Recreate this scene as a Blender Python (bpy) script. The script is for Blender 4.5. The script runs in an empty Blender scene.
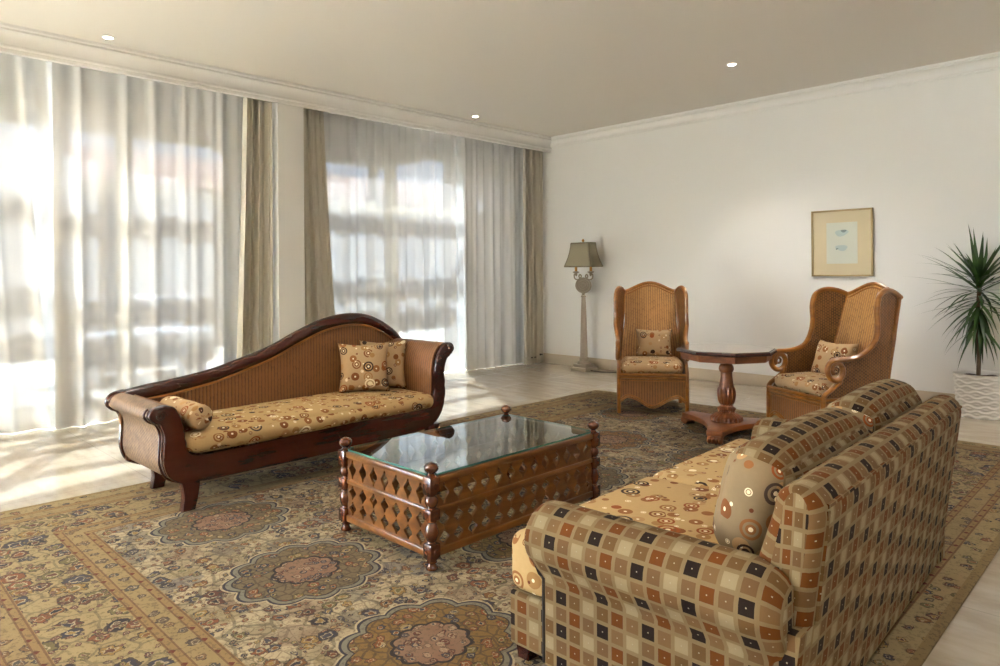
import bpy, bmesh, math, random
from mathutils import Vector, Matrix
PI = math.pi
random.seed(7)
SC = bpy.context.scene
COL = SC.collection

# ------------------------------------------------------------------ node expression helper
class NT:
    def __init__(s, name):
        s.m = bpy.data.materials.new(name); s.m.use_nodes = True
        s.t = s.m.node_tree; s.t.nodes.clear()
        s.out = s.t.nodes.new('ShaderNodeOutputMaterial')
    def n(s, typ, **kw):
        nd = s.t.nodes.new(typ)
        for k, v in kw.items(): setattr(nd, k, v)
        return nd
    def link(s, a, sock):
        if isinstance(a, X): s.t.links.new(a.s, sock)
        elif isinstance(a, bpy.types.NodeSocket): s.t.links.new(a, sock)
        else: sock.default_value = a
    def math(s, op, *a):
        nd = s.n('ShaderNodeMath', operation=op)
        for i, v in enumerate(a): s.link(v, nd.inputs[i])
        return X(s, nd.outputs[0])
    def mix(s, f, a, b):
        nd = s.n('ShaderNodeMix', data_type='RGBA')
        s.link(f, nd.inputs[0])
        for v, i in ((a, 6), (b, 7)):
            if isinstance(v, tuple) and len(v) == 3: v = (*v, 1)
            s.link(v, nd.inputs[i])
        return X(s, nd.outputs[2])
    def uv(s):
        u = s.n('ShaderNodeUVMap')
        sp = s.n('ShaderNodeSeparateXYZ'); s.t.links.new(u.outputs[0], sp.inputs[0])
        return X(s, u.outputs[0]), X(s, sp.outputs[0]), X(s, sp.outputs[1])
    def obj(s):
        return X(s, s.n('ShaderNodeTexCoord').outputs['Object'])
    def comb(s, x, y, z=0.0):
        nd = s.n('ShaderNodeCombineXYZ')
        for i, v in enumerate((x, y, z)): s.link(v, nd.inputs[i])
        return X(s, nd.outputs[0])
    def noise(s, v, scale, detail=2.0, rough=.5):
        nd = s.n('ShaderNodeTexNoise'); s.link(v, nd.inputs['Vector'])
        nd.inputs['Scale'].default_value = scale; nd.inputs['Detail'].default_value = detail; nd.inputs['Roughness'].default_value = rough
        return X(s, nd.outputs[0]), X(s, nd.outputs[1])
    def voro(s, v, scale, rnd=1.0, feature='F1', dims='2D'):
        nd = s.n('ShaderNodeTexVoronoi', feature=feature, voronoi_dimensions=dims)
        s.link(v, nd.inputs['Vector']); nd.inputs['Scale'].default_value = scale; nd.inputs['Randomness'].default_value = rnd
        sp = s.n('ShaderNodeSeparateColor')
        if feature == 'F1':
            s.t.links.new(nd.outputs['Color'], sp.inputs[0])
            return X(s, nd.outputs['Distance']), X(s, sp.outputs[0]), X(s, sp.outputs[1]), X(s, sp.outputs[2]), X(s, nd.outputs['Position'])
        return X(s, nd.outputs['Distance'])
    def white(s, v):
        nd = s.n('ShaderNodeTexWhiteNoise', noise_dimensions='2D'); s.link(v, nd.inputs['Vector'])
        return X(s, nd.outputs[0])
    def ramp(s, f, stops, interp='LINEAR'):
        nd = s.n('ShaderNodeValToRGB'); s.link(f, nd.inputs[0]); r = nd.color_ramp; r.interpolation = interp
        while len(r.elements) < len(stops): r.elements.new(0.5)
        for e, (p, c) in zip(r.elements, stops): e.position = p; e.color = (*c, 1)
        return X(s, nd.outputs[0])
    def bump(s, h, strength=.3, dist=.01):
        nd = s.n('ShaderNodeBump'); s.link(h, nd.inputs['Height'])
        nd.inputs['Strength'].default_value = strength; nd.inputs['Distance'].default_value = dist
        return nd.outputs[0]
    def bsdf(s, col, rough=.5, metal=0.0, normal=None, **kw):
        b = s.n('ShaderNodeBsdfPrincipled')
        if isinstance(col, tuple) and len(col) == 3: col = (*col, 1)
        s.link(col, b.inputs['Base Color']); s.link(rough, b.inputs['Roughness']); b.inputs['Metallic'].default_value = metal
        if normal is not None: s.link(normal, b.inputs['Normal'])
        for k, v in kw.items(): s.link(v, b.inputs[k.replace('_', ' ')])
        s.t.links.new(b.outputs[0], s.out.inputs[0])
        return s.m
class X:
    def __init__(s, nt, so): s.nt = nt; s.s = so
    def __add__(s, o): return s.nt.math('ADD', s, o)
    __radd__ = __add__
    def __sub__(s, o): return s.nt.math('SUBTRACT', s, o)
    def __rsub__(s, o): return s.nt.math('SUBTRACT', o, s)
    def __mul__(s, o): return s.nt.math('MULTIPLY', s, o)
    __rmul__ = __mul__
    def __truediv__(s, o): return s.nt.math('DIVIDE', s, o)
    def __lt__(s, o): return s.nt.math('LESS_THAN', s, o)
    def __gt__(s, o): return s.nt.math('GREATER_THAN', s, o)
    def floor(s): return s.nt.math('FLOOR', s)
    def frac(s): return s.nt.math('FRACT', s)
    def abs(s): return s.nt.math('ABSOLUTE', s)
    def sin(s): return s.nt.math('SINE', s)
    def mod(s, m): return s.nt.math('FLOORED_MODULO', s, m)
    def sqrt(s): return s.nt.math('SQRT', s)
    def pw(s, p): return s.nt.math('POWER', s, p)
    def min(s, o): return s.nt.math('MINIMUM', s, o)
    def max(s, o): return s.nt.math('MAXIMUM', s, o)

def hx(h):
    c = [int(h[i:i+2], 16)/255 for i in (0, 2, 4)]
    return tuple(x/12.92 if x <= .04045 else ((x+.055)/1.055)**2.4 for x in c)

# ------------------------------------------------------------------ materials
def plain(name, col, rough=.5, metal=0.0, bump=0, **kw):
    t = NT(name); nrm = None
    o = t.obj()
    if bump:
        f, _ = t.noise(o, bump, 3); nrm = t.bump(f, .15, .004)
    return t.bsdf(col, rough, metal, nrm, **kw)

def wood(name, dark, light, rough=.3, scale=1.0, coat=.3):
    t = NT(name); o = t.obj()
    mp = t.n('ShaderNodeMapping'); t.link(o, mp.inputs[0]); mp.inputs['Scale'].default_value = (14*scale, 3*scale, 30*scale)
    f, _ = t.noise(mp.outputs[0], 1.0, 5, .6)
    g, _ = t.noise(o, 6*scale, 3)
    c = t.ramp(f*.7 + g*.3, [(.3, dark), (.7, light)])
    return t.bsdf(c, rough, 0, t.bump(f, .015, .001), Coat_Weight=coat, Coat_Roughness=.15)

def wicker(name, a, b, pitch=.016, rough=.45, contrast=.7, horiz=False, weave=.3):
    t = NT(name); _, u, v = t.uv()
    if horiz: u, v = v, u
    col = (u/pitch).floor()
    ph = (v/(pitch*1.3) + col*.5)
    rib = ((u/pitch).frac()*PI).sin()
    w = (ph*2*PI).sin()*.5+.5
    h = rib.pw(.6)*(w*weave+(1-weave))
    n, _ = t.noise(t.comb(u, v), 9, 3)
    wn = t.white(t.comb(col, (ph).floor()))
    f = h*contrast + n*.3 + wn*.25 - .1
    c = t.ramp(f, [(.15, a), (.85, b)])
    return t.bsdf(c, rough, 0, t.bump(h, .5, .006))

def circles(name, base, tint):
    # beige fabric printed with rings, dots and target circles
    t = NT(name); uv, u, v = t.uv()
    n, _ = t.noise(uv, 60, 2)
    c = t.mix(n*.5, base, tint)
    def layer(c, scale, off, rnd, rmax, keep, pal, thr=.3):
        mp = t.n('ShaderNodeMapping'); t.link(uv, mp.inputs[0]); mp.inputs['Location'].default_value = (off, off*1.7, 0)
        d, r, g, b, _ = t.voro(X(t, mp.outputs[0]), scale, rnd)
        d = d / scale
        R = r*rmax*.6 + rmax*.4
        on = (g < keep)
        col = t.ramp(b, pal, 'CONSTANT')
        q = d / R
        ring = (q < 1.0) * (1-((q > .48)*(q < .72))*(r > thr))
        ring = ring*on
        c = t.mix(ring, c, col)
        dot = (q < .22)*on*(r > .5)
        return t.mix(dot, c, hx('E6D6B4'))
    tan = [(0, hx('8A5C34')), (.35, hx('9A7448')), (.6, hx('7A4A28')), (.85, hx('A8845A'))]
    dk = [(0, hx('3A2A22')), (.42, hx('E2D2B0')), (.58, hx('8C4A24')), (.85, hx('4A3C34'))]
    c = layer(c, 12, 3.1, .85, .034, .85, tan, .8)
    c = layer(c, 6.6, .37, .8, .040, .8, dk)
    c = layer(c, 17, 7.7, .9, .012, .5, [(0, hx('EADBBB')), (.5, hx('6A3A22'))])
    return t.bsdf(c, .85, 0, t.bump(n, .2, .002), Specular_IOR_Level=.15)

def squares(name, pitch=.056, shade=1.0):
    t = NT(name); uv, u, v = t.uv()
    cu, cv = (u/pitch).floor(), (v/pitch).floor()
    fu, fv = ((u/pitch).frac()-.5).abs(), ((v/pitch).frac()-.5).abs()
    inside = (fu.max(fv) < .385)
    k = (cu + cv*3).mod(6.0)
    n, _ = t.noise(t.comb(u*6, v), 90, 2)
    wn = t.white(t.comb(cu, cv))
    sc = lambda h: tuple(x*shade for x in hx(h))
    tan = t.ramp(wn, [(0, sc('A07A4E')), (.35, sc('8E693C')), (.65, sc('946E46'))], 'CONSTANT')
    pal = t.ramp(k/6+.02, [(0, sc('90501A')), (1/6, sc('96703F')), (2/6, sc('30201A')), (3/6, sc('A07A4E')), (4/6, sc('C8B28A')), (5/6, sc('96703F'))], 'CONSTANT')
    odd = ((k.mod(2.0)) > .5)
    c = t.mix(odd, pal, tan)
    c = t.mix((fu.max(fv) < .035), c, sc('D8C8A8'))
    gap = t.mix(n, sc('A48A62'), sc('B89E74'))
    c = t.mix(inside, gap, c)
    c = t.mix(n*.15, c, sc('6B5338'))
    return t.bsdf(c, .85, 0, t.bump(inside*.5+n*.5, .25, .002), Specular_IOR_Level=.15)

def marble():
    t = NT('polished_travertine'); o = t.obj()
    sp = t.n('ShaderNodeSeparateXYZ'); t.link(o, sp.inputs[0]); x, y = X(t, sp.outputs[0]), X(t, sp.outputs[1])
    P = .8
    jx = ((x/P).frac()-.5).abs(); jy = ((y/P+.06).frac()-.5).abs()
    joint = (jx.max(jy) > .4975)
    wn = t.white(t.comb((x/P).floor(), (y/P+.06).floor()))
    mp = t.n('ShaderNodeMapping'); t.link(o, mp.inputs[0]); mp.inputs['Scale'].default_value = (1, 3, 1)
    f, _ = t.noise(mp.outputs[0], 3.2, 8, .62)
    c = t.ramp(f, [(.3, hx('A0917A')), (.5, hx('AFA18C')), (.7, hx('BBAE9A'))])
    c = t.mix(wn*.25, c, hx('B2A592'))
    c = t.mix(joint*.55, c, hx('80705A'))
    return t.bsdf(c, .04+f*.05, 0, None, Specular_IOR_Level=.8)

RX0, RX1, RY0, RY1 = -4.63, -.62, .30, 6.17
def rug_mat():
    t = NT('persian_rug_pile'); o = t.obj()
    sp = t.n('ShaderNodeSeparateXYZ'); t.link(o, sp.inputs[0]); x, y = X(t, sp.outputs[0]), X(t, sp.outputs[1])
    d = ((x-RX0).min(RX1-x)).min((y-RY0).min(RY1-y))
    nz, nc = t.noise(o, 7, 3)
    sn = t.n('ShaderNodeSeparateColor'); t.link(nc, sn.inputs[0])
    wx, wy = x + (X(t, sn.outputs[0])-.5)*.06, y + (X(t, sn.outputs[1])-.5)*.06
    w = t.comb(wx, wy)
    cream = hx('D6C39E'); cream2 = hx('B5A280')
    base = t.ramp(nz, [(.4, cream2), (.55, cream)])
    dark = hx('38333A')
    pal = [(0, hx('4A4C5C')), (.16, hx('94623A')), (.3, hx('80784E')), (.44, hx('6E443A')), (.58, hx('AE8C50')), (.70, hx('3A3E50')), (.82, hx('96583A')), (.93, hx('282C3C'))]
    def flowers(base, vec, scale, rad, pal, keep=.8):
        dd, r, g, b, _ = t.voro(vec, scale, .9)
        dd = dd + (t.noise(vec, scale*5, 3)[0]-.5)*.5
        R = r*.2+rad
        q = dd/R
        c = t.ramp(b, pal, 'CONSTANT')
        inner = t.ramp((b*3.7).frac(), pal, 'CONSTANT')
        on = (g < keep)
        base = t.mix((q < 1.0)*on*.9, base, dark)
        base = t.mix((q < .84)*on, base, c)
        base = t.mix((q < .50)*on*.8, base, cream)
        return t.mix((q < .36)*on, base, inner)
    e = t.voro(w, 9, 1.0, 'DISTANCE_TO_EDGE')
    c = t.mix((e < .06)*.6, base, hx('6A6250'))
    e2 = t.voro(w, 21, 1.0, 'DISTANCE_TO_EDGE')
    c = t.mix((e2 < .05)*.5, c, hx('705E46'))
    bd, br, bg_, bb, _ = t.voro(w, 4.6, .9)
    blob = (bd + (t.noise(w, 16, 3)[0]-.5)*.5 < .34)
    c = t.mix(blob*.45, c, t.ramp(bb, [(0, hx('6A6E7C')), (.3, hx('9A7A66')), (.5, hx('A08C60')), (.75, hx('74706A'))], 'CONSTANT'))
    c = flowers(c, w, 27, .20, pal, .65)
    c = flowers(c, w, 11.5, .24, pal, .65)
    PX, PY = .86, .95
    j = ((y-1.54)/PY+.5).floor()
    xs = x + 1.88 + (j.mod(2.0))*(PX/2)
    ci = (xs/PX+.5).floor()
    lx = xs - ci*PX; ly = y - 1.54 - j*PY
    r = ((lx/.30)*(lx/.30)+(ly/.33)*(ly/.33)).sqrt()
    th = t.math('ARCTAN2', lx, ly)
    lobe = ((th*6.0).sin()).abs()
    q = r / (lobe*.12+.92) + (nz-.5)*.08
    k = t.white(t.comb(ci, j))
    body = t.ramp(k, [(0, hx('9A8050')), (.35, hx('8A7A5C')), (.6, hx('A0784A')), (.8, hx('857A60'))], 'CONSTANT')
    gold = ((ci.abs()+j.abs()) < .5)
    body = t.mix(gold, body, hx('9C7840'))
    body = t.mix((e2 < .09)*.6, body, hx('4E4038'))
    body = flowers(body, w, 19, .28, [(0, hx('9E5A32')), (.25, hx('3E4458')), (.45, hx('98603C')), (.65, hx('8E7A44')), (.8, hx('B49A6A')), (.92, hx('343A50'))], .85)
    cen = flowers(hx('9A705A') and t.mix(nz, hx('9A6A54'), hx('B09478')), w, 26, .3, [(0, hx('7A443A')), (.4, hx('B89478')), (.7, hx('4A4658'))], .9)
    c = t.mix((q < 1.03), c, cream)
    c = t.mix((q < 1.0), c, hx('33384C'))
    c = t.mix((q < .965), c, hx('94907E'))
    c = t.mix((q < .90), c, hx('3C3A40'))
    c = t.mix((q < .88), c, body)
    c = t.mix((q < .45), c, hx('2C2A34'))
    c = t.mix((q < .41), c, cen)
    # borders
    def guard(c, a, b):
        m = (a+b)/2
        band = (d > a)*(d < b)
        g0 = flowers(t.mix(nz, hx('A88E60'), hx('BCA274')), t.comb(x, y), 13, .2, [(0, hx('6E5E50')), (.5, hx('8C6A48')), (.8, hx('5C5A58'))], .6)
        g = t.mix(((d-m).abs() > (b-a)*.26), g0, hx('AC8C5C'))
        dots = (((x+y)/.11).frac()-.5).abs().max((((x-y)/.11).frac()-.5).abs())
        g = t.mix(((d-m).abs() > (b-a)*.26)*(dots < .13), g, hx('7A3428'))
        for off in (a+.006, a+(b-a)*.24, b-(b-a)*.24, b-.006):
            g = t.mix(((d-off).abs() < .0035)*.7, g, hx('7C5038'))
        return t.mix(band, c, g)
    bm = t.mix((e < .05)*.5, t.mix(nz, hx('B09A6C'), hx('C8B080')), hx('6A6250'))
    bm = flowers(bm, w, 9.0, .3, pal, .9)
    bm = flowers(bm, w, 26, .24, [(0, hx('7C4C44')), (.5, hx('6E5A50')), (.8, hx('8C7C4A'))], .35)
    c = t.mix((d < .6), c, bm)
    c = guard(c, .13, .28)
    c = guard(c, .57, .72)
    c = t.mix((d < .13), c, flowers(hx('9C8660') and t.mix(nz, hx('B09A6C'), hx('C4AC7C')), w, 15, .22, pal, .7))
    c = t.mix((d < .035), c, hx('A88E60'))
    fn, _ = t.noise(o, 160, 2)
    kn, _ = t.noise(o, 55, 3, .7)
    c = t.mix((kn > .56)*.35, c, hx('4A3E34'))
    c = t.mix(fn*.15, c, hx('8A7656'))
    f2, _ = t.noise(o, 1.3, 3)
    c = t.mix(f2*.1+.1, c, hx('7C7264'))
    c = t.mix(1.0, c, c); mm = c.s.node; mm.blend_type = 'MULTIPLY'; mm.inputs[7].default_value = (.56, .55, .545, 1); [t.t.links.remove(l) for l in list(mm.inputs[7].links)]
    return t.bsdf(c, .95, 0, t.bump(fn, .5, .004), Specular_IOR_Level=.1)

def sheer_mat():
    t = NT('sheer_voile'); uv, u, v = t.uv()
    n = ((u*900.0).sin()*.5+.5)*.1
    tr = t.n('ShaderNodeBsdfTransparent'); tr.inputs[0].default_value = (1, 1, 1, 1)
    tl = t.n('ShaderNodeBsdfTranslucent'); tl.inputs[0].default_value = (.0115, .0115, .0115, 1)
    df = t.n('ShaderNodeBsdfDiffuse'); df.inputs[0].default_value = (.80, .80, .80, 1)
    m1 = t.n('ShaderNodeMixShader'); m1.inputs[0].default_value = .75
    t.t.links.new(tl.outputs[0], m1.inputs[1]); t.t.links.new(df.outputs[0], m1.inputs[2])
    m2 = t.n('ShaderNodeMixShader'); t.link(n*.01+.984, m2.inputs[0])
    t.t.links.new(tr.outputs[0], m2.inputs[1]); t.t.links.new(m1.outputs[0], m2.inputs[2])
    t.t.links.new(m2.outputs[0], t.out.inputs[0])
    return t.m

def glass_mat(name, tint=(.95, .98, .97), refl=.5):
    t = NT(name)
    tr = t.n('ShaderNodeBsdfTransparent'); tr.inputs[0].default_value = (*tint, 1)
    gl = t.n('ShaderNodeBsdfGlossy'); gl.inputs['Roughness'].default_value = .01; gl.inputs[0].default_value = (.9, .95, .95, 1)
    fr = t.n('ShaderNodeFresnel'); fr.inputs[0].default_value = 1.5
    f = (X(t, fr.outputs[0])*refl*2).min(1.0)
    m = t.n('ShaderNodeMixShader'); t.link(f, m.inputs[0])
    t.t.links.new(tr.outputs[0], m.inputs[1]); t.t.links.new(gl.outputs[0], m.inputs[2])
    t.t.links.new(m.outputs[0], t.out.inputs[0])
    return t.m

def emis(name, col, s):
    t = NT(name); e = t.n('ShaderNodeEmission'); e.inputs[0].default_value = (*col, 1); e.inputs[1].default_value = s
    t.t.links.new(e.outputs[0], t.out.inputs[0]); return t.m

def drape_mat():
    t = NT('taupe_drape_fabric'); o = t.obj()
    n, _ = t.noise(o, 120, 2)
    c = t.mix(n, hx('BBB5A8'), hx('C6C0B3'))
    return t.bsdf(c, .85, 0, t.bump(n, .1, .002), Specular_IOR_Level=.2)

def carved(name, dark, light):
    t = NT(name); o = t.obj()
    f, _ = t.noise(o, 12, 4)
    v = t.voro(o, 45, 1.0, 'F1', '3D')[0]
    c = t.ramp(f, [(.3, dark), (.7, light)])
    return t.bsdf(c, .3, 0, t.bump(v, .5, .006), Coat_Weight=.3, Coat_Roughness=.2)

M = dict(
    wall=plain('warm_white_wall_paint', hx('DEDDDB'), .9, bump=90),
    ceil=plain('ceiling_paint', hx('D5D0C9'), .95),
    crown=plain('cornice_plaster', hx('DEDDDB'), .8),
    marble=marble(),
    skirt=plain('travertine_skirting', hx('B4A590'), .3, bump=20),
    rug=rug_mat(),
    sheer=sheer_mat(), drape=drape_mat(),
    wframe=plain('window_frame_paint', hx('D2C5AE'), .5),
    glass=glass_mat('clear_glass', (.97, .99, .98), .5),
    tglass=glass_mat('table_glass', (.84, .93, .90), .95),
    gedge=plain('green_glass_edge', hx('5E9488'), .1, Transmission_Weight=.4),
    mahog=wood('red_mahogany', hx('38170E'), hx('481D12'), .25, 1.0, .4),
    walnut=wood('orange_walnut', hx('56300F'), hx('8A5622'), .3, 1.3, .4),
    walnutd=wood('dark_walnut', hx('421E0E'), hx('6C381A'), .25, 1.3, .5),
    pedw=wood('pedestal_walnut', hx('5A2C12'), hx('8A4E22'), .42, 1.3, .08),
    carved=carved('carved_walnut', hx('3C1A0C'), hx('743A1A')),
    rattan=wood('rattan_pole', hx('6E3E10'), hx('A86C28'), .3, .8, .4),
    wickb=wicker('wicker_backrest', hx('3A2010'), hx('845730'), .024, contrast=.95, weave=.2),
    wicko=wicker('wicker_outer_arm', hx('3A2616'), hx('94765A'), .016, contrast=.7, weave=.5),
    wickc=wicker('woven_rattan_panel', hx('4E2C12'), hx('B08048'), .024, contrast=.95, weave=.3),
    wickd=wicker('woven_rattan_dark', hx('2E1A0C'), hx('8A5C2E'), .018, contrast=.9, weave=.6),
    circ=circles('beige_circle_print', hx('B89A6C'), hx('A3875C')),
    circ2=circles('pale_circle_print', hx('8A765A'), hx('7A684E')),
    circp=circles('brown_circle_print', hx('B09470'), hx('98795A')),
    sq=squares('square_print', .0515, .44),
    pot=plain('white_ceramic', hx('DAD8D4'), .5),
    soil=plain('potting_soil', hx('3A2C20'), .95, bump=40),
    trunk=plain('plant_trunk', hx('6E5C48'), .9, bump=60),
    lampm=plain('antiqued_cream_metal', hx('8E8270'), .5, bump=60),
    lampc=plain('lamp_column_stone', hx('95877A'), .5, bump=50),
    brass=plain('aged_brass', hx('B08040'), .35, .8),
    gold=plain('gilt_frame', hx('94805A'), .4, .5),
    mat=plain('picture_mount', hx('C0B294'), .8),
    paper=plain('print_paper', hx('BEC2B8'), .8),
    ink=plain('blue_grey_ink', hx('A3B2B4'), .8), inkd=plain('dark_ink', hx('6C7A7C'), .8),
    black=plain('black_plastic', hx('1C1A1A'), .4),
    white=plain('white_plastic', hx('D8D4CC'), .4),
    bulb=emis('downlight_glow', (1, .86, .66), 14),
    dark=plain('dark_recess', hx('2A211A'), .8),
    ext=plain('white_render', hx('9C9894'), .9), roof=plain('red_roof_tiles', hx('7A4A38'), .9, bump=8),
    pave=plain('terrace_paving', hx('8E877C'), .8, bump=6), perg=plain('pergola_paint', hx('8C867C'), .7),
    blue=plain('blue_grey_cover', hx('66707E'), .8),
)
def leaf_mat():
    t = NT('green_leaf'); _, u, v = t.uv()
    o = t.obj(); n, _ = t.noise(o, 5, 2)
    c = t.ramp(n, [(.35, hx('1C3214')), (.65, hx('3E5E26'))])
    return t.bsdf(c, .4, 0)
M['leaf'] = leaf_mat()

# ------------------------------------------------------------------ mesh builder
class MB:
    def __init__(s): s.v = []; s.f = []; s.uv = []; s.mi = []; s.flat = set(); s.cur = 0
    def face(s, idx, uv=None, flat=False):
        if flat: s.flat.add(len(s.f))
        s.f.append(tuple(idx)); s.uv.append(uv); s.mi.append(s.cur)
    def grid(s, fn, nu, nv, cu=False, cv=False, uvf=None, flip=False):
        b = len(s.v)
        for j in range(nv if cv else nv+1):
            for i in range(nu if cu else nu+1):
                s.v.append(Vector(fn(i/nu, j/nv)))
        W = nu if cu else nu+1; H = nv if cv else nv+1
        for j in range(nv):
            for i in range(nu):
                q = [b+(j % H)*W+i % W, b+(j % H)*W+(i+1) % W, b+((j+1) % H)*W+(i+1) % W, b+((j+1) % H)*W+i % W]
                u = None
                if uvf: u = [uvf(i/nu, j/nv), uvf((i+1)/nu, j/nv), uvf((i+1)/nu, (j+1)/nv), uvf(i/nu, (j+1)/nv)]
                if flip: q.reverse(); u = u and u[::-1]
                s.face(q, u)
        return s
    def bm(s, bm, mat=None, flat=True):
        b = len(s.v)
        bm.verts.index_update()
        for v in bm.verts: s.v.append(mat @ v.co if mat else v.co.copy())
        for f in bm.faces: s.face([b+v.index for v in f.verts], None, flat)
        bm.free(); return s
    def box(s, x0, x1, y0, y1, z0, z1, bev=0.0, seg=2, mat=None):
        bm = bmesh.new(); bmesh.ops.create_cube(bm, size=1)
        for v in bm.verts: v.co = Vector((x0+(v.co.x+.5)*(x1-x0), y0+(v.co.y+.5)*(y1-y0), z0+(v.co.z+.5)*(z1-z0)))
        if bev: bmesh.ops.bevel(bm, geom=bm.edges[:], offset=bev, segments=seg, profile=.5, affect='EDGES', clamp_overlap=True)
        return s.bm(bm, mat, True)
    def tube(s, pts, r, seg=10, closed=False, caps=True, sq=None, up=None):
        P = [Vector(p) for p in pts]; n = len(P)
        R = r if isinstance(r, (list, tuple)) else [r]*n
        b = len(s.v); prev = None; L = 0
        lens = []
        for i in range(n):
            a = P[(i-1) % n] if (closed or i > 0) else P[i]; c = P[(i+1) % n] if (closed or i < n-1) else P[i]
            t = (c-a).normalized()
            if up is not None: x = t.cross(Vector(up)).normalized()
            elif prev is None:
                x = t.orthogonal().normalized()
            else: x = (prev - t*prev.dot(t)).normalized()
            prev = x; y = t.cross(x)
            if i: L += (P[i]-P[i-1]).length
            lens.append(L)
            for k in range(seg):
                an = 2*PI*k/seg
                ax, ay = (sq if sq else (1, 1))
                s.v.append(P[i]+x*(math.cos(an)*R[i]*ax)+y*(math.sin(an)*R[i]*ay))
        m = n if closed else n-1
        for i in range(m):
            for k in range(seg):
                i2 = (i+1) % n
                s.face([b+i*seg+k, b+i*seg+(k+1) % seg, b+i2*seg+(k+1) % seg, b+i2*seg+k])
        if caps and not closed:
            s.face([b+k for k in range(seg)][::-1], None, True); s.face([b+(n-1)*seg+k for k in range(seg)], None, True)
        return s
    def lathe(s, prof, c=(0, 0, 0), seg=20, sx=1, sy=1, flute=0, fn=0):
        b = len(s.v); n = len(prof)
        for (r, z) in prof:
            for k in range(seg):
                a = 2*PI*k/seg; rr = r*(1+flute*(abs(math.sin(fn*a/2))-.5)) if fn else r
                s.v.append(Vector((c[0]+rr*math.cos(a)*sx, c[1]+rr*math.sin(a)*sy, c[2]+z)))
        for i in range(n-1):
            for k in range(seg):
                s.face([b+i*seg+k, b+i*seg+(k+1) % seg, b+(i+1)*seg+(k+1) % seg, b+(i+1)*seg+k])
        s.face([b+k for k in range(seg)][::-1], None, True); s.face([b+(n-1)*seg+k for k in range(seg)], None, True)
        return s
    def prism(s, out, depth, mp, bev=0.0, seg=2):
        # out: list of 2D points, mp(a,b,c)->3D, extruded over c in [0,depth]
        bm = bmesh.new()
        v0 = [bm.verts.new((p[0], p[1], 0)) for p in out]
        f = bm.faces.new(v0)
        r = bmesh.ops.extrude_face_region(bm, geom=[f])
        nv = [e for e in r['geom'] if isinstance(e, bmesh.types.BMVert)]
        for v in nv: v.co.z = depth
        if bev:
            ed = [e for e in bm.edges if abs(e.verts[0].co.z-e.verts[1].co.z) < 1e-6]
            bmesh.ops.bevel(bm, geom=ed, offset=bev, segments=seg, profile=.5, affect='EDGES', clamp_overlap=True)
        for v in bm.verts: v.co = Vector(mp(*v.co))
        bmesh.ops.recalc_face_normals(bm, faces=bm.faces[:])
        bmesh.ops.triangulate(bm, faces=[g for g in bm.faces if len(g.verts) > 4])
        return s.bm(bm, None, False)
    def build(s, name, mat, parent=None, off=None, sub=0, sharp=35, recalc=True):
        me = bpy.data.meshes.new(name)
        V = s.v if off is None else [v-Vector(off) for v in s.v]
        me.from_pydata([tuple(v) for v in V], [], s.f); 
        for m in (mat if isinstance(mat, (list, tuple)) else [mat]): me.materials.append(m)
        uvl = me.uv_layers.new(name='UVMap')
        me.update()
        for p in me.polygons:
            p.use_smooth = True; p.material_index = s.mi[p.index]
            u = s.uv[p.index]
            n = p.normal; ax = max(range(3), key=lambda i: abs(n[i]))
            for k, li in enumerate(p.loop_indices):
                if u: uvl.data[li].uv = u[k]
                else:
                    c = V[me.loops[li].vertex_index]
                    uvl.data[li].uv = (c.y, c.z) if ax == 0 else (c.x, c.z) if ax == 1 else (c.x, c.y)
        if recalc:
            bm = bmesh.new(); bm.from_mesh(me)
            bmesh.ops.remove_doubles(bm, verts=bm.verts[:], dist=2e-4)
            bmesh.ops.recalc_face_normals(bm, faces=bm.faces[:]); bm.to_mesh(me); bm.free()
        try: me.set_sharp_from_angle(angle=math.radians(sharp))
        except Exception: pass
        o = bpy.data.objects.new(name, me); COL.objects.link(o)
        if parent: o.parent = parent
        if sub:
            m = o.modifiers.new('Subdivision', 'SUBSURF'); m.levels = m.render_levels = sub
        return o

def thing(name, label, cat, loc=(0, 0, 0), rz=0, group=None):
    o = bpy.data.objects.new(name, None); COL.objects.link(o); o.empty_display_size = .1
    o.location = loc; o.rotation_euler = (0, 0, rz); return tag(o, label, cat, group)
def tag(o, label, cat, group=None):
    o['label'] = label; o['category'] = cat
    if group: o['group'] = group
    return o
def struct(o): o['kind'] = 'structure'; return o
def dup(root, loc, rz, label, group=None):
    r = root.copy(); COL.objects.link(r); r.location = loc; r.rotation_euler = (0, 0, rz); r['label'] = label
    if group: r['group'] = group
    for ch in list(root.children):
        c = ch.copy(); COL.objects.link(c); c.parent = r
        for g in ch.children:
            d = g.copy(); COL.objects.link(d); d.parent = c
    return r
def cr(pts, n=8, closed=False):
    """Catmull-Rom through points"""
    P = [Vector(p) for p in pts]; N = len(P); out = []
    for i in range(N if closed else N-1):
        g = lambda k: P[k % N] if closed else P[max(0, min(N-1, k))]
        a, b, c, d = g(i-1), g(i), g(i+1), g(i+2)
        for k in range(n):
            t = k/n
            out.append(.5*((2*b)+(c-a)*t+(2*a-5*b+4*c-d)*t*t+(3*b-a-3*c+d)*t*t*t))
    if not closed: out.append(P[-1])
    return out
def ribbon(P, th):
    """closed 2D outline around an open 2D polyline with thickness th"""
    L, R = [], []
    for i, p in enumerate(P):
        a = P[max(0, i-1)]; b = P[min(len(P)-1, i+1)]; t = (b-a).normalized(); n = Vector((-t[1], t[0]))
        L.append(Vector(p[:2])+n*th/2); R.append(Vector(p[:2])-n*th/2)
    return L+R[::-1]
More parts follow.
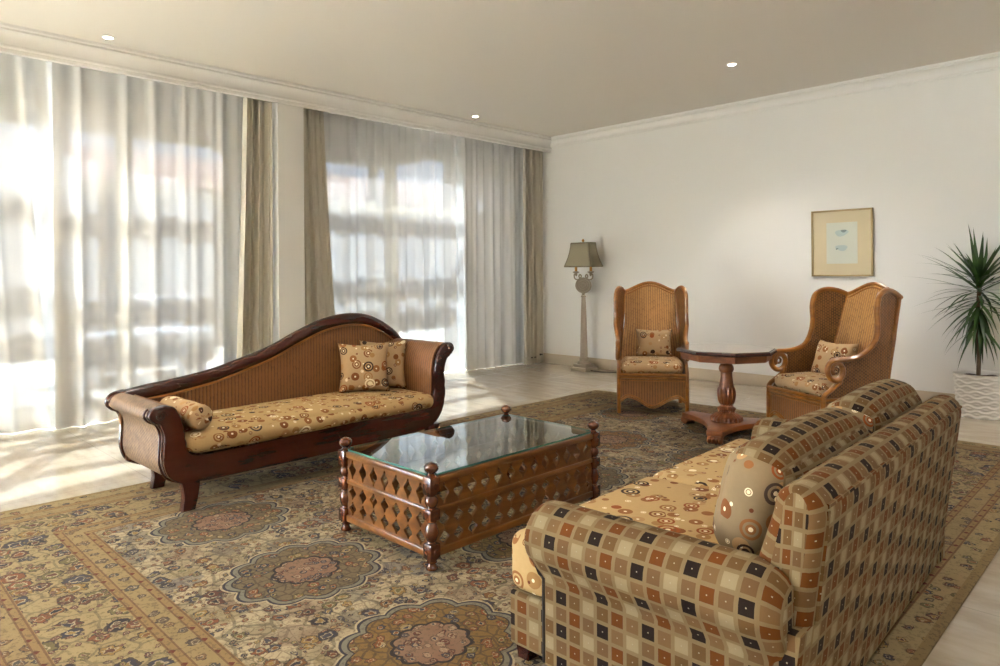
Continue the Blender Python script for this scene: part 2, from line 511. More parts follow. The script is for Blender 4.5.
def extr(mb, out, fn, c0, c1, nseg=1, uvflip=False, caps=True, uo=0.0):
    """extrude closed 2D outline between c0 and c1 with arc-length uv; fn(a,b,c)->3D"""
    n = len(out); acc = [0]
    for i in range(n): acc.append(acc[-1]+(Vector(out[(i+1) % n])-Vector(out[i])).length)
    b = len(mb.v)
    for j in range(nseg+1):
        c = c0+(c1-c0)*j/nseg
        for p in out: mb.v.append(Vector(fn(p[0], p[1], c)))
    for j in range(nseg):
        ca = c0+(c1-c0)*j/nseg; cb = c0+(c1-c0)*(j+1)/nseg
        for i in range(n):
            i2 = (i+1) % n
            u = [(ca, acc[i]+uo), (ca, acc[i+1]+uo), (cb, acc[i+1]+uo), (cb, acc[i]+uo)]
            mb.face([b+j*n+i, b+j*n+i2, b+(j+1)*n+i2, b+(j+1)*n+i], u)
    if caps:
        for j in (0, nseg):
            mb.face([b+j*n+i for i in range(n)], [tuple(p[:2]) for p in out], True)
    return mb
def pillow(w, h, t, n=16, pinch=.13):
    mb = MB()
    for sgn in (1, -1):
        def f(a, b):
            u, v = 2*a-1, 2*b-1
            x = u*w/2*(1-pinch*(1-v*v)*abs(u)**3); y = v*h/2*(1-pinch*(1-u*u)*abs(v)**3)
            z = sgn*t/2*((max(0, 1-u**4))*(max(0, 1-v**4)))**.5
            z += sgn*.004*math.sin(7*u+3*v)*(1-u*u)*(1-v*v)
            return (x, z, y)
        mb.grid(f, n, n, uvf=lambda a, b: (a*w+(.4 if sgn > 0 else 3), b*h))
    return mb
def softbox(x0, x1, y0, y1, z0, z1, r=.04, puff=.015, n=10, mb=None, mi=None):
    """rounded, slightly puffed cushion block with metre uvs"""
    mb = mb or MB(); cx, cy, cz = (x0+x1)/2, (y0+y1)/2, (z0+z1)/2; h = Vector(((x1-x0)/2, (y1-y0)/2, (z1-z0)/2))
    rr = min(r, *h)
    for ax in range(3):
        for sg in (-1, 1):
            a1, a2 = [i for i in range(3) if i != ax]
            if mi: mb.cur = mi(ax, sg)
            def f(a, b):
                def sp(t, hh):  # denser sampling near edges
                    return -hh + 2*hh*(t if True else t)
                p = Vector((0, 0, 0)); p[ax] = sg*h[ax]; p[a1] = sp(.5-.5*math.cos(PI*a), h[a1]); p[a2] = sp(.5-.5*math.cos(PI*b), h[a2])
                q0 = Vector((p.x/h.x, p.y/h.y, p.z/h.z))
                core = Vector([max(-(h[i]-rr), min(h[i]-rr, p[i])) for i in range(3)])
                d = p-core
                if d.length > 1e-9: p = core + d.normalized()*rr
                pf = (1-q0[a1]**2)*(1-q0[a2]**2)
                p[ax] += sg*puff*max(0, pf)
                return (cx+p.x, cy+p.y, cz+p.z)
            def uvf(a, b):
                u = -h[a1]+2*h[a1]*(.5-.5*math.cos(PI*a)); v = -h[a2]+2*h[a2]*(.5-.5*math.cos(PI*b))
                o = (cx, cy, cz)
                return (u+o[a1]+ax*.31, v+o[a2]+sg*.17)
            mb.grid(f, n, n, uvf=uvf)
    mb.cur = 0
    return mb

# ------------------------------------------------------------------ room
WX, WY, CZ = -6.55, 7.648, 3.256
RXW, NY = 2.4, -7.2
mb = MB(); mb.box(-7.3, RXW+.2, NY-.2, WY+.2, -.15, 0); struct(mb.build('floor', M['marble']))
mb = MB(); mb.box(-7.3, RXW+.2, NY-.2, WY+.2, CZ, CZ+.2); struct(mb.build('ceiling', M['ceil']))
mb = MB(); mb.box(-7.3, RXW+.2, WY, WY+.2, 0, CZ); struct(mb.build('wall_far', M['wall']))
mb = MB(); mb.box(RXW, RXW+.2, NY, WY, 0, CZ); struct(mb.build('wall_right', M['wall']))
mb = MB(); mb.box(-7.3, RXW+.2, NY-.2, NY, 0, CZ)
struct(mb.build('wall_near', M['wall']))
# window wall: recess back wall with arched openings, pier and pelmet lintel
W1 = (-.5, 3.2, 1.35, 2.92); W2 = (4.15, 7.6, 5.9, 2.92); W3_FILL = (-3.95, -1.3, -2.6, 2.95); W4_FILL = (-6.9, -4.2, -5.55, 2.95)  # last two openings are unseen, added to let fill daylight into the room
RAD = 6.2
def archz(w, y): return w[3]-(y-w[2])**2/(2*RAD)
out = [(NY, 0)]
for w in (W4_FILL, W3_FILL, W1, W2):
    ys = [w[0]+(w[1]-w[0])*k/24 for k in range(25)]
    out += [(w[0], 0)]+[(y, archz(w, y)) for y in ys]+[(w[1], 0)]
out += [(WY, 0), (WY, CZ-.01), (NY, CZ-.01)]
mb = MB(); mb.prism(out, .2, lambda a, b, c: (-7.12-c, a, b)); mb.box(-7.12, WX, 3.40, 3.69, 0, CZ); mb.box(-7.12, WX, -1.2, -.75, 0, CZ)
mb.box(WX-.05, WX, -1.2, WY, 3.068, CZ)
mb.box(-7.12, WX-.05, -1.2, WY, 3.19, CZ)
struct(mb.build('wall_left', M['wall'], sharp=20))

# cornices
def crown(nm, prof, a0, a1, fn):
    mb = MB(); extr(mb, prof, fn, a0, a1); struct(mb.build(nm, M['crown'], sharp=20))
cp = [(0, 3.062), (.022, 3.062), (.022, 3.088), (.016, 3.092), (.030, 3.104), (.030, 3.118), (.022, 3.122), (.022, 3.128)]
cp += [(.022+.075*(1-math.cos(PI/2*k/7)), 3.128+.085*math.sin(PI/2*k/7)) for k in range(1, 8)]
cp += [(.105, 3.213), (.105, 3.228), (.12, 3.235), (.125, 3.256), (0, 3.256)]
crown('trim_1', cp, NY, WY, lambda a, b, c: (WX+a, c, b))
cf = [(0, 3.122), (.012, 3.122), (.012, 3.135), (.026, 3.142), (.026, 3.153)]
cf += [(.026+.065*(1-math.cos(PI/2*k/7)), 3.153+.065*math.sin(PI/2*k/7)) for k in range(1, 8)]
cf += [(.098, 3.22), (.098, 3.232), (.115, 3.238), (.12, 3.256), (0, 3.256)]
crown('trim_2', cf, -7.1, RXW, lambda a, b, c: (c, WY-a, b))
mb = MB(); mb.box(-7.12, RXW, WY-.022, WY, 0, .138, .004); struct(mb.build('baseboard_far', M['skirt']))
mb = MB(); mb.box(WX, WX+.022, 3.40, 3.69, 0, .138, .004); struct(mb.build('baseboard_left', M['skirt']))

# windows
def window(idx, w, mull, leaves=True):
    root = bpy.data.objects.new('window_%d' % idx, None); COL.objects.link(root); struct(root); root.location = (-7.2, w[2], 0)
    O = (-7.2, w[2], 0); xf = -7.19
    ys = [w[0]+.03+(w[1]-w[0]-.06)*k/24 for k in range(25)]
    mb = MB(); arch = [(xf, y, archz(w, y)-.045) for y in ys]
    pts = [(xf, w[0]+.035, 0.02)]+arch+[(xf, w[1]-.035, .02)]
    mb.box(xf-.035, xf+.035, w[0], w[0]+.08, 0, archz(w, w[0]+.04)-.02); mb.box(xf-.035, xf+.035, w[1]-.08, w[1], 0, archz(w, w[1]-.04)-.02)
    mb.grid(lambda a, b: (xf-.035+.07*a, w[0]+(w[1]-w[0])*b, archz(w, w[0]+(w[1]-w[0])*b)-.08), 1, 24)
    for s in (-1, 1):
        mb.grid(lambda a, b: (xf+.035*s, w[0]+(w[1]-w[0])*b, archz(w, w[0]+(w[1]-w[0])*b)-.08*a), 1, 24)
    mb.build('window_frame', M['wframe'], root, O)
    mb = MB(); mb.box(xf-.04, xf+.04, w[0]+.05, w[1]-.05, 2.07, 2.20, .006); mb.build('transom', M['wframe'], root, O)
    for y in mull:
        mb = MB(); mb.box(xf-.045, xf+.045, y-.065, y+.065, 0, archz(w, y)-.03, .006); mb.build('mullion', M['wframe'], root, O)
    mb = MB(); mb.box(xf-.03, xf+.03, w[0]+.05, w[1]-.05, 0.0, .16, .006); mb.build('bottom_rail', M['wframe'], root, O)
    mb = MB(); mb.grid(lambda a, b: (xf, w[0]+.04+(w[1]-w[0]-.08)*a, .1+(archz(w, w[0]+.04+(w[1]-w[0]-.08)*a)-.16)*b), 24, 1); mb.build('window_pane', M['glass'], root, O, recalc=False)
window(1, W1, (.55, 2.15)); window(2, W2, (5.27, 6.62)); window(3, W3_FILL, (-2.6,)); window(4, W4_FILL, (-5.55,))  # third and fourth are unseen windows added for brightness

# ------------------------------------------------------------------ curtains
def cloth(name, y0, y1, x, zt, zb, mat, label, cat, amp, pitch, seed, yb=None, group=None, top=1.0, off=.0):
    rnd = random.Random(seed); yb = yb or (y0, y1)
    ph = [rnd.uniform(0, 6.28) for _ in range(6)]
    W = y1-y0; n = max(40, int(W/pitch*14)); mb = MB()
    kk = 2*PI/pitch
    def f(a, b):
        z = zt+(zb-zt)*b
        ya = y0+W*a; yq = yb[0]+(yb[1]-yb[0])*a
        e = b**1.2
        y = ya+(yq-ya)*e
        s = a*W
        wob = .35*pitch*math.sin(s*2.1/pitch*.5+ph[1])
        p = kk*(s+wob)+ph[0]
        A = amp*(top+(1-top)*b)*(.8+.2*math.sin(s*1.7/pitch*.6+ph[2]))
        xx = x+A*math.sin(p)+amp*.5*math.sin(kk*.41*s+ph[3]+b*.7)*(.3+b*.7)+amp*.25*math.sin(kk*1.9*s+ph[4])
        y += .25*amp*math.cos(p*1.0+.6)
        return (xx, y, z)
    mb.grid(f, n, 14, uvf=lambda a, b: (a*W*1.4, b*3))
    o = mb.build(name, mat, recalc=False, sharp=180)
    o.location = (x, (y0+y1)/2, 0); o.data.transform(Matrix.Translation((-x, -(y0+y1)/2, 0)))
    tag(o, label, cat, group); return o
ZT = 3.17
cloth('sheer_curtain', -.75, 1.60, -6.93, ZT, .004, M['sheer'], 'white sheer curtain panel at far left edge, overlapping behind its neighbour', 'curtain', .052, .25, 3, yb=(-.75, 1.80), top=.5)
cloth('sheer_curtain', 1.50, 3.38, -6.84, ZT, .004, M['sheer'], 'white sheer curtain panel beside the drape left of the white pier', 'curtain', .052, .24, 5, yb=(1.50, 3.38), top=.5)
cloth('sheer_curtain', 3.72, 6.45, -6.97, ZT, .004, M['sheer'], 'white sheer curtain panel right of the pier behind chaise head', 'curtain', .052, .23, 9, top=.5)
cloth('sheer_curtain', 6.20, 7.62, -6.84, ZT, .004, M['sheer'], 'white sheer curtain panel beside the drape in the room corner', 'curtain', .036, .2, 12, top=.5)
dl = 'window drapes'
d1 = cloth('drape_curtain', 3.08, 3.385, -6.63, ZT, .012, M['drape'], 'taupe drape directly left of the white wall pier', 'curtain', .045, .085, 2, yb=(2.97, 3.385), top=.7)
d2 = cloth('drape_curtain', 3.71, 4.02, -6.72, ZT, .012, M['drape'], 'taupe drape directly right of the white wall pier', 'curtain', .045, .09, 4, yb=(3.71, 4.22), top=.7)
d3 = cloth('drape_curtain', 7.20, 7.625, -6.66, ZT, .012, M['drape'], 'taupe drape hanging in the room corner near the floor lamp', 'curtain', .045, .085, 8, top=.7)
for o in (d1, d2, d3):
    m = o.modifiers.new('Solidify', 'SOLIDIFY'); m.thickness = .004
# little black clips at the hem of the corner drape
clip = None
for k, (y, lb) in enumerate(((7.36, 'small black clip on corner drape hem, the left of two'), (7.50, 'small black clip on corner drape hem, the right of two'))):
    if clip is None:
        mb = MB(); mb.box(-.012, .012, -.05, .05, -.008, .008, .004); mb.box(-.016, .016, -.012, .012, -.013, .013, .004)
        clip = o = mb.build('hem_clip', M['black'])
    else:
        o = clip.copy(); COL.objects.link(o)
    o.location = (-6.64, y, .10+.03*k); tag(o, lb, 'clip', 'hem clips')

# ------------------------------------------------------------------ rug
mb = MB(); mb.box(RX0, RX1, RY0, RY1, .0, .012, .004)
o = mb.build('persian_rug', M['rug']); tag(o, 'large patterned beige and blue-grey rug under the furniture', 'rug')
RZ = .012

# ------------------------------------------------------------------ chaise
CO = Vector((-4.2, 2.35, 0))
ch = thing('chaise_longue', 'dark mahogany and wicker chaise with curved back before the windows', 'chaise', (-4.2, 2.35, RZ), math.radians(1.3))
XF, XB = -3.90, -4.56
L2 = lambda l: [Vector(p) for p in l]
outer = cr([(1.395, .592), (1.345, .607), (1.285, .592), (1.265, .555), (1.29, .522), (1.325, .50), (1.345, .44), (1.342, .36), (1.343, .28), (1.375, .205), (1.45, .165)], 5)
bott = [(1.6, .158), (2.2, .158), (2.9, .165), (3.12, .172)]
rout = cr([(3.20, .182), (3.29, .235), (3.345, .33), (3.355, .45), (3.352, .57), (3.375, .66), (3.42, .70), (3.452, .735), (3.44, .775), (3.40, .79), (3.345, .768), (3.29, .70), (3.262, .60), (3.258, .50), (3.25, .42), (3.22, .365), (3.15, .340)], 5)
inn = cr([(2.6, .325), (1.9, .312), (1.56, .308), (1.475, .335), (1.455, .40), (1.445, .48), (1.425, .545), (1.395, .592)], 5)
outl = [p.to_2d() if len(p) == 3 else Vector(p) for p in (outer+L2(bott)+rout+inn[:-1])]
mb = MB(); mb.prism(outl, .05, lambda a, b, c: (XF-c, a, b), .010, 3)
fb = mb.build('front_board', M['mahog'], ch, (*CO.xy, RZ), sharp=18)
# carved bead on scrolls
for (y, z, r) in ((1.325, .555, .030), (3.405, .742, .026)):
    mb = MB(); mb.tube([(XF+.004, y+r*(1-k/26)*math.cos(k*.5), z+r*(1-k/26)*math.sin(k*.5)) for k in range(24)], .004, 6)
    mb.build('scroll_bead', M['mahog'], fb, (*CO.xy, RZ))
# arms
al = cr([(1.385, .575), (1.34, .596), (1.295, .58), (1.28, .55), (1.30, .525), (1.333, .50), (1.358, .44), (1.356, .36), (1.357, .28), (1.385, .215), (1.45, .178), (1.53, .175)], 6)
mb = MB(); extr(mb, ribbon([p.to_2d() for p in al], .024), lambda a, b, c: (c, a, b), XB, XF-.04, 4)
mb.build('arm_panel', M['wicko'], ch, (*CO.xy, RZ), sharp=60)
ar = cr([(3.335, .750), (3.365, .768), (3.41, .772), (3.433, .742), (3.405, .70), (3.36, .655), (3.335, .57), (3.338, .45), (3.33, .34), (3.28, .25), (3.20, .20), (3.10, .19)], 6)
mb = MB(); extr(mb, ribbon([p.to_2d() for p in ar], .024), lambda a, b, c: (c, a, b), XB, XF-.04, 4)
mb.build('arm_panel', M['wickb'], ch, (*CO.xy, RZ), sharp=60)
# inner face of arms
ai = cr([(3.335, .765), (3.285, .70), (3.262, .60), (3.262, .50), (3.26, .40), (3.26, .3)], 6)
mb = MB(); extr(mb, ribbon([p.to_2d() for p in ai], .02), lambda a, b, c: (c, a, b), XB+.03, XF-.04, 4)
mb.build('inner_arm_panel', M['wickb'], ch, (*CO.xy, RZ), sharp=60)
ai = cr([(1.395, .585), (1.43, .54), (1.445, .46), (1.455, .38), (1.46, .3)], 6)
mb = MB(); extr(mb, ribbon([p.to_2d() for p in ai], .02), lambda a, b, c: (c, a, b), XB+.03, XF-.04, 4)
mb.build('inner_arm_panel', M['wickb'], ch, (*CO.xy, RZ), sharp=60)
# end scroll caps seen from behind
for pts, nm in ((outer, 0), (rout, 1)):
    P = [Vector((XB, p[0], p[1])) for p in pts]
    mb = MB(); mb.tube(P, .016, 8); mb.build('rear_scroll', M['mahog'], ch, (*CO.xy, RZ))
# thin beading tube along front edge of left arm
mb = MB(); mb.tube([(XF-.052, p[0]-.008, p[1]) for p in outer[10:]], .006, 6); mb.build('beading', M['mahog'], ch, (*CO.xy, RZ))
# backrest crest
crest = cr([(1.285, .555), (1.335, .592), (1.48, .618), (1.62, .632), (1.85, .665), (2.0, .70), (2.29, .785), (2.50, .875), (2.70, .950), (2.90, .985), (3.08, .975), (3.22, .925), (3.35, .845), (3.43, .765)], 8)
cr2 = [p.to_2d() for p in crest]
mb = MB(); mb.prism([(1.36, .20)]+[p-Vector((0, .02)) for p in cr2[6:]]+[(3.36, .6), (3.34, .25), (3.2, .18), (1.5, .18)], .03, lambda a, b, c: (XB-.01+c, a, b))
mb.build('backrest', M['wickb'], ch, (*CO.xy, RZ))
mb = MB(); mb.tube([(XB+.01, p.x, p.y-.022) for p in cr2], 1.0, 16, sq=(.045, .032), up=(1, 0, 0)); mb.build('crest_rail', M['mahog'], ch, (*CO.xy, RZ))
mb = MB(); mb.tube([(XB+.035, p.x, p.y-.068) for p in cr2[10:-4]], .008, 8); mb.build('beading', M['rattan'], ch, (*CO.xy, RZ))
# deck
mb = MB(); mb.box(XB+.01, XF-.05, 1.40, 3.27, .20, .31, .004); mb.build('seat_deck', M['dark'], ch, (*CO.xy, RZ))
# sabre legs
def sabre(x, y, sx):
    w = .055
    prof = [(0, .0), (.07, .0), (.085, .06), (.095, .12), (.10, .19), (-.01, .19), (0.005, .13), (.012, .07)]
    mb = MB(); mb.prism([Vector(p) for p in prof], w, lambda a, b, c: (x-c, y+sx*(a-.02), b-.0), .006, 2)
    return mb
for (x, y, s) in ((-3.90, 1.455, 1), (-4.46, 1.50, 1), (-3.90, 3.27, -1), (-4.50, 3.27, -1)):
    mb = sabre(x, y, s); mb.build('leg', M['mahog'], ch, (*CO.xy, 0))
# seat cushion
mb = softbox(XB+.03, XF+.020, 1.475, 3.25, .312, .428, .056, .022, 20)
mb.build('seat_cushion', M['circ'], ch, (*CO.xy, RZ), sharp=180)

# bolster and throw pillows on the chaise
mb = MB(); R = .072
prof = [(0.0, -.24), (.02, -.238), (.055, -.232), (R*.96, -.215), (R, -.19)]+[(R*(1+.03*math.sin(k*1.3)), -.19+.38*k/10) for k in range(1, 10)]+[(R, .19), (R*.96, .215), (.055, .232), (.02, .236), (0.0, .24)]
def bf(a, b):
    i = min(int(b*(len(prof)-1)), len(prof)-2); t = b*(len(prof)-1)-i
    r = prof[i][0]*(1-t)+prof[i+1][0]*t; z = prof[i][1]*(1-t)+prof[i+1][1]*t
    return (z, r*math.cos(2*PI*a), r*math.sin(2*PI*a))
mb.grid(bf, 24, len(prof)-1, cu=True, uvf=lambda a, b: (a*2*PI*R+.3, b*.62+1))
o = mb.build('bolster_pillow', M['circp'], sharp=80); o.location = (-4.12, 1.545, .512); o.rotation_euler = (.3, 0, math.radians(2))
tag(o, 'cylindrical beige bolster lying against the low left chaise arm', 'bolster')
pl = []
def put(name, w, h, t, loc, rot, label, mat, uo, grp=None):
    mb = pillow(w, h, t); mb.uv = [[(p[0]+uo, p[1]+uo*.7) for p in u] for u in mb.uv]
    o = mb.build(name, mat, sharp=180); o.location = loc; o.rotation_euler = rot; tag(o, label, 'pillow', grp); return o
put('throw_pillow', .38, .38, .16, (-4.33, 2.92, .613), (math.radians(-14), 0, math.radians(58)), 'front square circle-print pillow standing on the chaise seat', M['circp'], .0)
put('throw_pillow', .37, .38, .14, (-4.385, 3.13, .612), (math.radians(-12), math.radians(0), math.radians(48)), 'rear circle-print pillow tucked against the tall chaise arm', M['circp'], 1.3)

# ------------------------------------------------------------------ coffee table
cx0, cx1, cy0, cy1 = -3.012, -2.336, 1.918, 3.078
TC = ((cx0+cx1)/2, (cy0+cy1)/2, RZ)
ct = thing('coffee_table', 'carved lattice wood coffee table with glass top', 'table', TC)
ox, oy = (cx1-cx0)/2, (cy1-cy0)/2
prof = [(.0, 0), (.018, 0), (.026, .006), (.027, .014), (.018, .024), (.016, .03), (.024, .036), (.016, .042), (.026, .048)]
prof += [(.026, .056), (.020, .12), (.017, .126), (.024, .134), (.030, .155), (.031, .172), (.024, .196), (.016, .206), (.022, .212), (.022, .218), (.020, .268), (.016, .274), (.024, .280), (.030, .296), (.028, .312), (.018, .324), (.022, .33), (.022, .40), (.02, .405)]
fin = [(.02, .0), (.026, .004), (.018, .010), (.012, .016), (.022, .022), (.031, .032), (.033, .044), (.027, .056), (.014, .063), (0.001, .065)]
for sx in (-1, 1):
    for sy in (-1, 1):
        mb = MB(); mb.lathe(prof, (sx*ox, sy*oy, 0), 16)
        for z0, z1 in ((.052, .118), (.22, .268), (.33, .408)): mb.box(sx*ox-.028, sx*ox+.028, sy*oy-.028, sy*oy+.028, z0, z1, .005)
        # carved roundels on the blocks
        for z in (.085, .244, .369):
            for d in ((1, 0), (-1, 0), (0, 1), (0, -1)):
                r = Matrix.Translation((sx*ox+d[0]*.028, sy*oy+d[1]*.028, z)) @ Vector((d[0], d[1], 0)).to_track_quat('Z', 'Y').to_matrix().to_4x4()
                bm = bmesh.new(); bmesh.ops.create_cone(bm, cap_ends=True, segments=12, radius1=.016, radius2=.009, depth=.008); mb.bm(bm, r, False)
        p = mb.build('post', M['walnutd'], ct)
        mb = MB(); mb.lathe(fin, (sx*ox, sy*oy, .405), 16); mb.build('finial', M['walnutd'], p)
def rail_pair():
    for s in (-1, 1):
        for z0, z1, w in ((.055, .088, .017), (.245, .268, .014), (.375, .404, .018)):
            mb = MB(); mb.box(s*ox-w, s*ox+w, -oy+.025, oy-.025, z0, z1, .006); mb.build('rail', M['walnut'], ct)
            mb = MB(); mb.box(-ox+.025, ox-.025, s*oy-w, s*oy+w, z0, z1, .006); mb.build('rail', M['walnut'], ct)
rail_pair()
hp = [(-1, 0), (-.84, .20), (-.64, .22), (-.52, .40), (-.16, .92), (0, 1), (.16, .92), (.52, .40), (.64, .22), (.84, .20), (1, 0)]
hole = [(w*.62, z) for z, w in hp[5:]]+[(-w*.62, z) for z, w in hp[-2:4:-1]]+[(-w*.62, z) for z, w in hp[4::-1]]+[(w*.62, z) for z, w in hp[1:5]]
corner = set()
for qx, qy in ((1, 1), (-1, 1), (-1, -1), (1, -1)):
    corner.add(min(range(len(hole)), key=lambda k: abs(hole[k][0]*.8-qx*abs(hole[k][1]))+abs(hole[k][1]-qy*abs(hole[k][1]))))
def lattice(mb, L, z0, z1, n, rows, mp, th=.012):
    cw = L/n; chh = (z1-z0)/rows
    for i in range(n):
        for j in range(rows):
            X0 = -L/2+cw*(i+.5); Z0 = z0+chh*(j+.5)
            ringo, ringi = [], []
            for kk, (hx_, hy_) in enumerate(hole):
                a = math.atan2(hy_, hx_) if kk not in corner else math.atan2(math.copysign(1, hy_), math.copysign(1, hx_)); c, s = math.cos(a), math.sin(a)
                m = max(abs(c), abs(s)); ringo.append((X0+c/m*cw/2, Z0+s/m*chh/2)); ringi.append((X0+hx_*cw*.54, Z0+hy_*chh*.46))
            b = len(mb.v); N = len(hole)
            for t in (-th/2, th/2):
                for p in ringo+ringi: mb.v.append(Vector(mp(p[0], p[1], t)))
            for k in range(N):
                k2 = (k+1) % N
                mb.face([b+k, b+k2, b+N+k2, b+N+k], None, True)
                mb.face([b+2*N+k, b+3*N+k, b+3*N+k2, b+2*N+k2], None, True)
                mb.face([b+N+k, b+N+k2, b+3*N+k2, b+3*N+k], None, True)
for s in (-1, 1):
    mb = MB(); lattice(mb, 2*oy-.05, .088, .245, 13, 2, lambda a, b, c: (s*ox+c, a, b)); lattice(mb, 2*oy-.05, .268, .375, 13, 1, lambda a, b, c: (s*ox+c, a, b)); mb.build('lattice_panel', M['walnut'], ct, sharp=20, recalc=False)
    mb = MB(); lattice(mb, 2*ox-.05, .088, .245, 7, 2, lambda a, b, c: (a, s*oy+c, b)); lattice(mb, 2*ox-.05, .268, .375, 7, 1, lambda a, b, c: (a, s*oy+c, b)); mb.build('lattice_panel', M['walnut'], ct, sharp=20, recalc=False)
# glass top with notched corners
gx, gy, q = ox+.005, oy+.005, .035
go = [(-gx+q, -gy), (gx-q, -gy), (gx-q, -gy+q), (gx, -gy+q), (gx, gy-q), (gx-q, gy-q), (gx-q, gy), (-gx+q, gy), (-gx+q, gy-q), (-gx, gy-q), (-gx, -gy+q), (-gx+q, -gy+q)]
mb = MB(); N = len(go)
for z in (.406, .416):
    for p in go: mb.v.append(Vector((*p, z)))
mb.face(list(range(N, 2*N)), None, True)
mb.cur = 1
for k in range(N): mb.face([k, (k+1) % N, N+(k+1) % N, N+k], None, True)
g = mb.build('glass_top', [M['tglass'], M['gedge']], ct, recalc=False)

# ------------------------------------------------------------------ sofa
SO = (-1.16, 2.58, RZ)
sf = thing('sofa', 'two seat sofa in brown square-print fabric seen from behind', 'sofa', SO, math.radians(1.8))
so = lambda mb, nm, mat, **k: mb.build(nm, mat, sf, SO, **k)
SY0, SY1 = 1.665, 3.50; BX = -.738
bxz = lambda z: BX+.09*min(1, z/.72)
# base
mb = MB(); mb.box(-1.655, BX-.06, SY0+.02, SY1-.02, .055, .235, .012, 3); so(mb, 'base', M['sq'])
# arms: rolled profile in (y,z)
def arm_profile(s, y):
    # s=-1 : outer side towards -Y
    P = [(y, .055), (y, .33)]
    c = (y-s*.048, .455); r = .108
    a0 = math.radians(222)
    for k in range(19):
        a = a0-math.radians(250)*k/18
        P.append((c[0]-s*r*math.cos(a)*(1) * (1 if True else 1), c[1]+r*math.sin(a)))
    P += [(y-s*.155, .33), (y-s*.155, .055)]
    return [Vector(p) for p in P]
def arm(s, y):
    P = arm_profile(s, y); mb = MB()
    cen = Vector((y-s*.05, .42)); 
    n = len(P); acc = [0]
    for i in range(n-1): acc.append(acc[-1]+(P[i+1]-P[i]).length)
    st = [(-1.535, .72), (-1.53, .84), (-1.517, .93), (-1.498, .98), (-1.47, 1.0)]+[(-1.47+(-.80+1.47)*k/6, 1.0) for k in range(1, 7)]+[(-.775, .97), (-.752, .90), (-.735, .80), (-.722, .66)]
    b = len(mb.v)
    for (x, sc) in st:
        for i, p in enumerate(P):
            q = cen+(p-cen)*sc
            if p.y < .34:  # straight lower panel does not shrink
                q = Vector((cen.x+(p.x-cen.x)*sc, p.y)); 
                xx = min(max(x, -1.485), -.722)
            else: xx = x
            mb.v.append(Vector((xx, q.x, q.y)))
    for j in range(len(st)-1):
        for i in range(n-1):
            u0, u1 = st[j][0], st[j+1][0]
            mb.face([b+j*n+i, b+j*n+i+1, b+(j+1)*n+i+1, b+(j+1)*n+i], [(u0, acc[i]), (u0, acc[i+1]), (u1, acc[i+1]), (u1, acc[i])])
    mb.face([b+i for i in range(n)], [(p.x, p.y) for p in P]); mb.face([b+(len(st)-1)*n+i for i in range(n)], [(p.x, p.y) for p in P], True)
    a = so(mb, 'arm', M['sq'], sharp=50)
    # piping along the front corner of the arm panel
    mb = MB(); mb.tube([(-1.488, y-s*.002, .06), (-1.488, y-s*.002, .33)], .006, 6); mb.build('piping', M['dark'], a, SO)
arm(-1, SY0); arm(1, SY1)
# back frame: profile in (x,z)
bp = [(bxz(z), z) for z in (.055, .2, .35, .5, .62, .695)]
for k in range(1, 10):
    a = PI*k/10; bp.append((bxz(.7)-.066+.066*math.cos(a), .700+.065*math.sin(a)))
bp += [(bxz(.7)-.132, .69), (-.86, .45), (-.88, .24), (-.88, .055)]
def backprof():
    mb = MB(); n = len(bp); acc = [0]
    P = [Vector(p) for p in bp]
    for i in range(n-1): acc.append(acc[-1]+(P[i+1]-P[i]).length)
    cen = Vector((-.73, .5)); y0, y1 = 1.715, SY1-.005
    st = [(y0, .5), (y0+.006, .72), (y0+.016, .88), (y0+.032, .97), (y0+.05, 1.0)]+[(y0+.05+(y1-y0-.1)*k/8, 1) for k in range(1, 9)]+[(y1-.032, .97), (y1-.016, .88), (y1, .72)]
    b = 0
    for (y, sc) in st:
        for p in P:
            cxx = bxz(p.y)-.068; q = Vector((cxx+(p.x-cxx)*sc, p.y if p.y < .5 else .5+(p.y-.5)*(.9+.1*sc) ))
            mb.v.append(Vector((q.x, y, q.y)))
    for j in range(len(st)-1):
        for i in range(n-1):
            u0, u1 = st[j][0], st[j+1][0]
            mb.face([j*n+i, j*n+i+1, (j+1)*n+i+1, (j+1)*n+i], [(u0, acc[i]), (u0, acc[i+1]), (u1, acc[i+1]), (u1, acc[i])])
    mb.face(list(range(n)), [(p.x, p.y) for p in P]); mb.face([(len(st)-1)*n+i for i in range(n)], [(p.x, p.y) for p in P])
    return mb
bk = so(backprof(), 'back_frame', M['sq'], sharp=50)
mb = MB(); mb.prism([Vector(p) for p in ((-.76, .055), (bxz(.055)-.002, .055), (bxz(.42)-.002, .42), (-.76, .42))], .12, lambda a, b, c: (a, SY0+.002+c, b), .008, 2)
so(mb, 'back_corner', M['sq'])
mb = MB(); mb.tube([(bxz(.7)-.004, 1.76, .72), (bxz(.7)-.004, SY1-.05, .72)], .007, 6); mb.tube([(bxz(.42), 1.758, .42), (bxz(.7)-.002, 1.758, .71)], .007, 6); mb.build('piping', M['sq'], bk, SO)
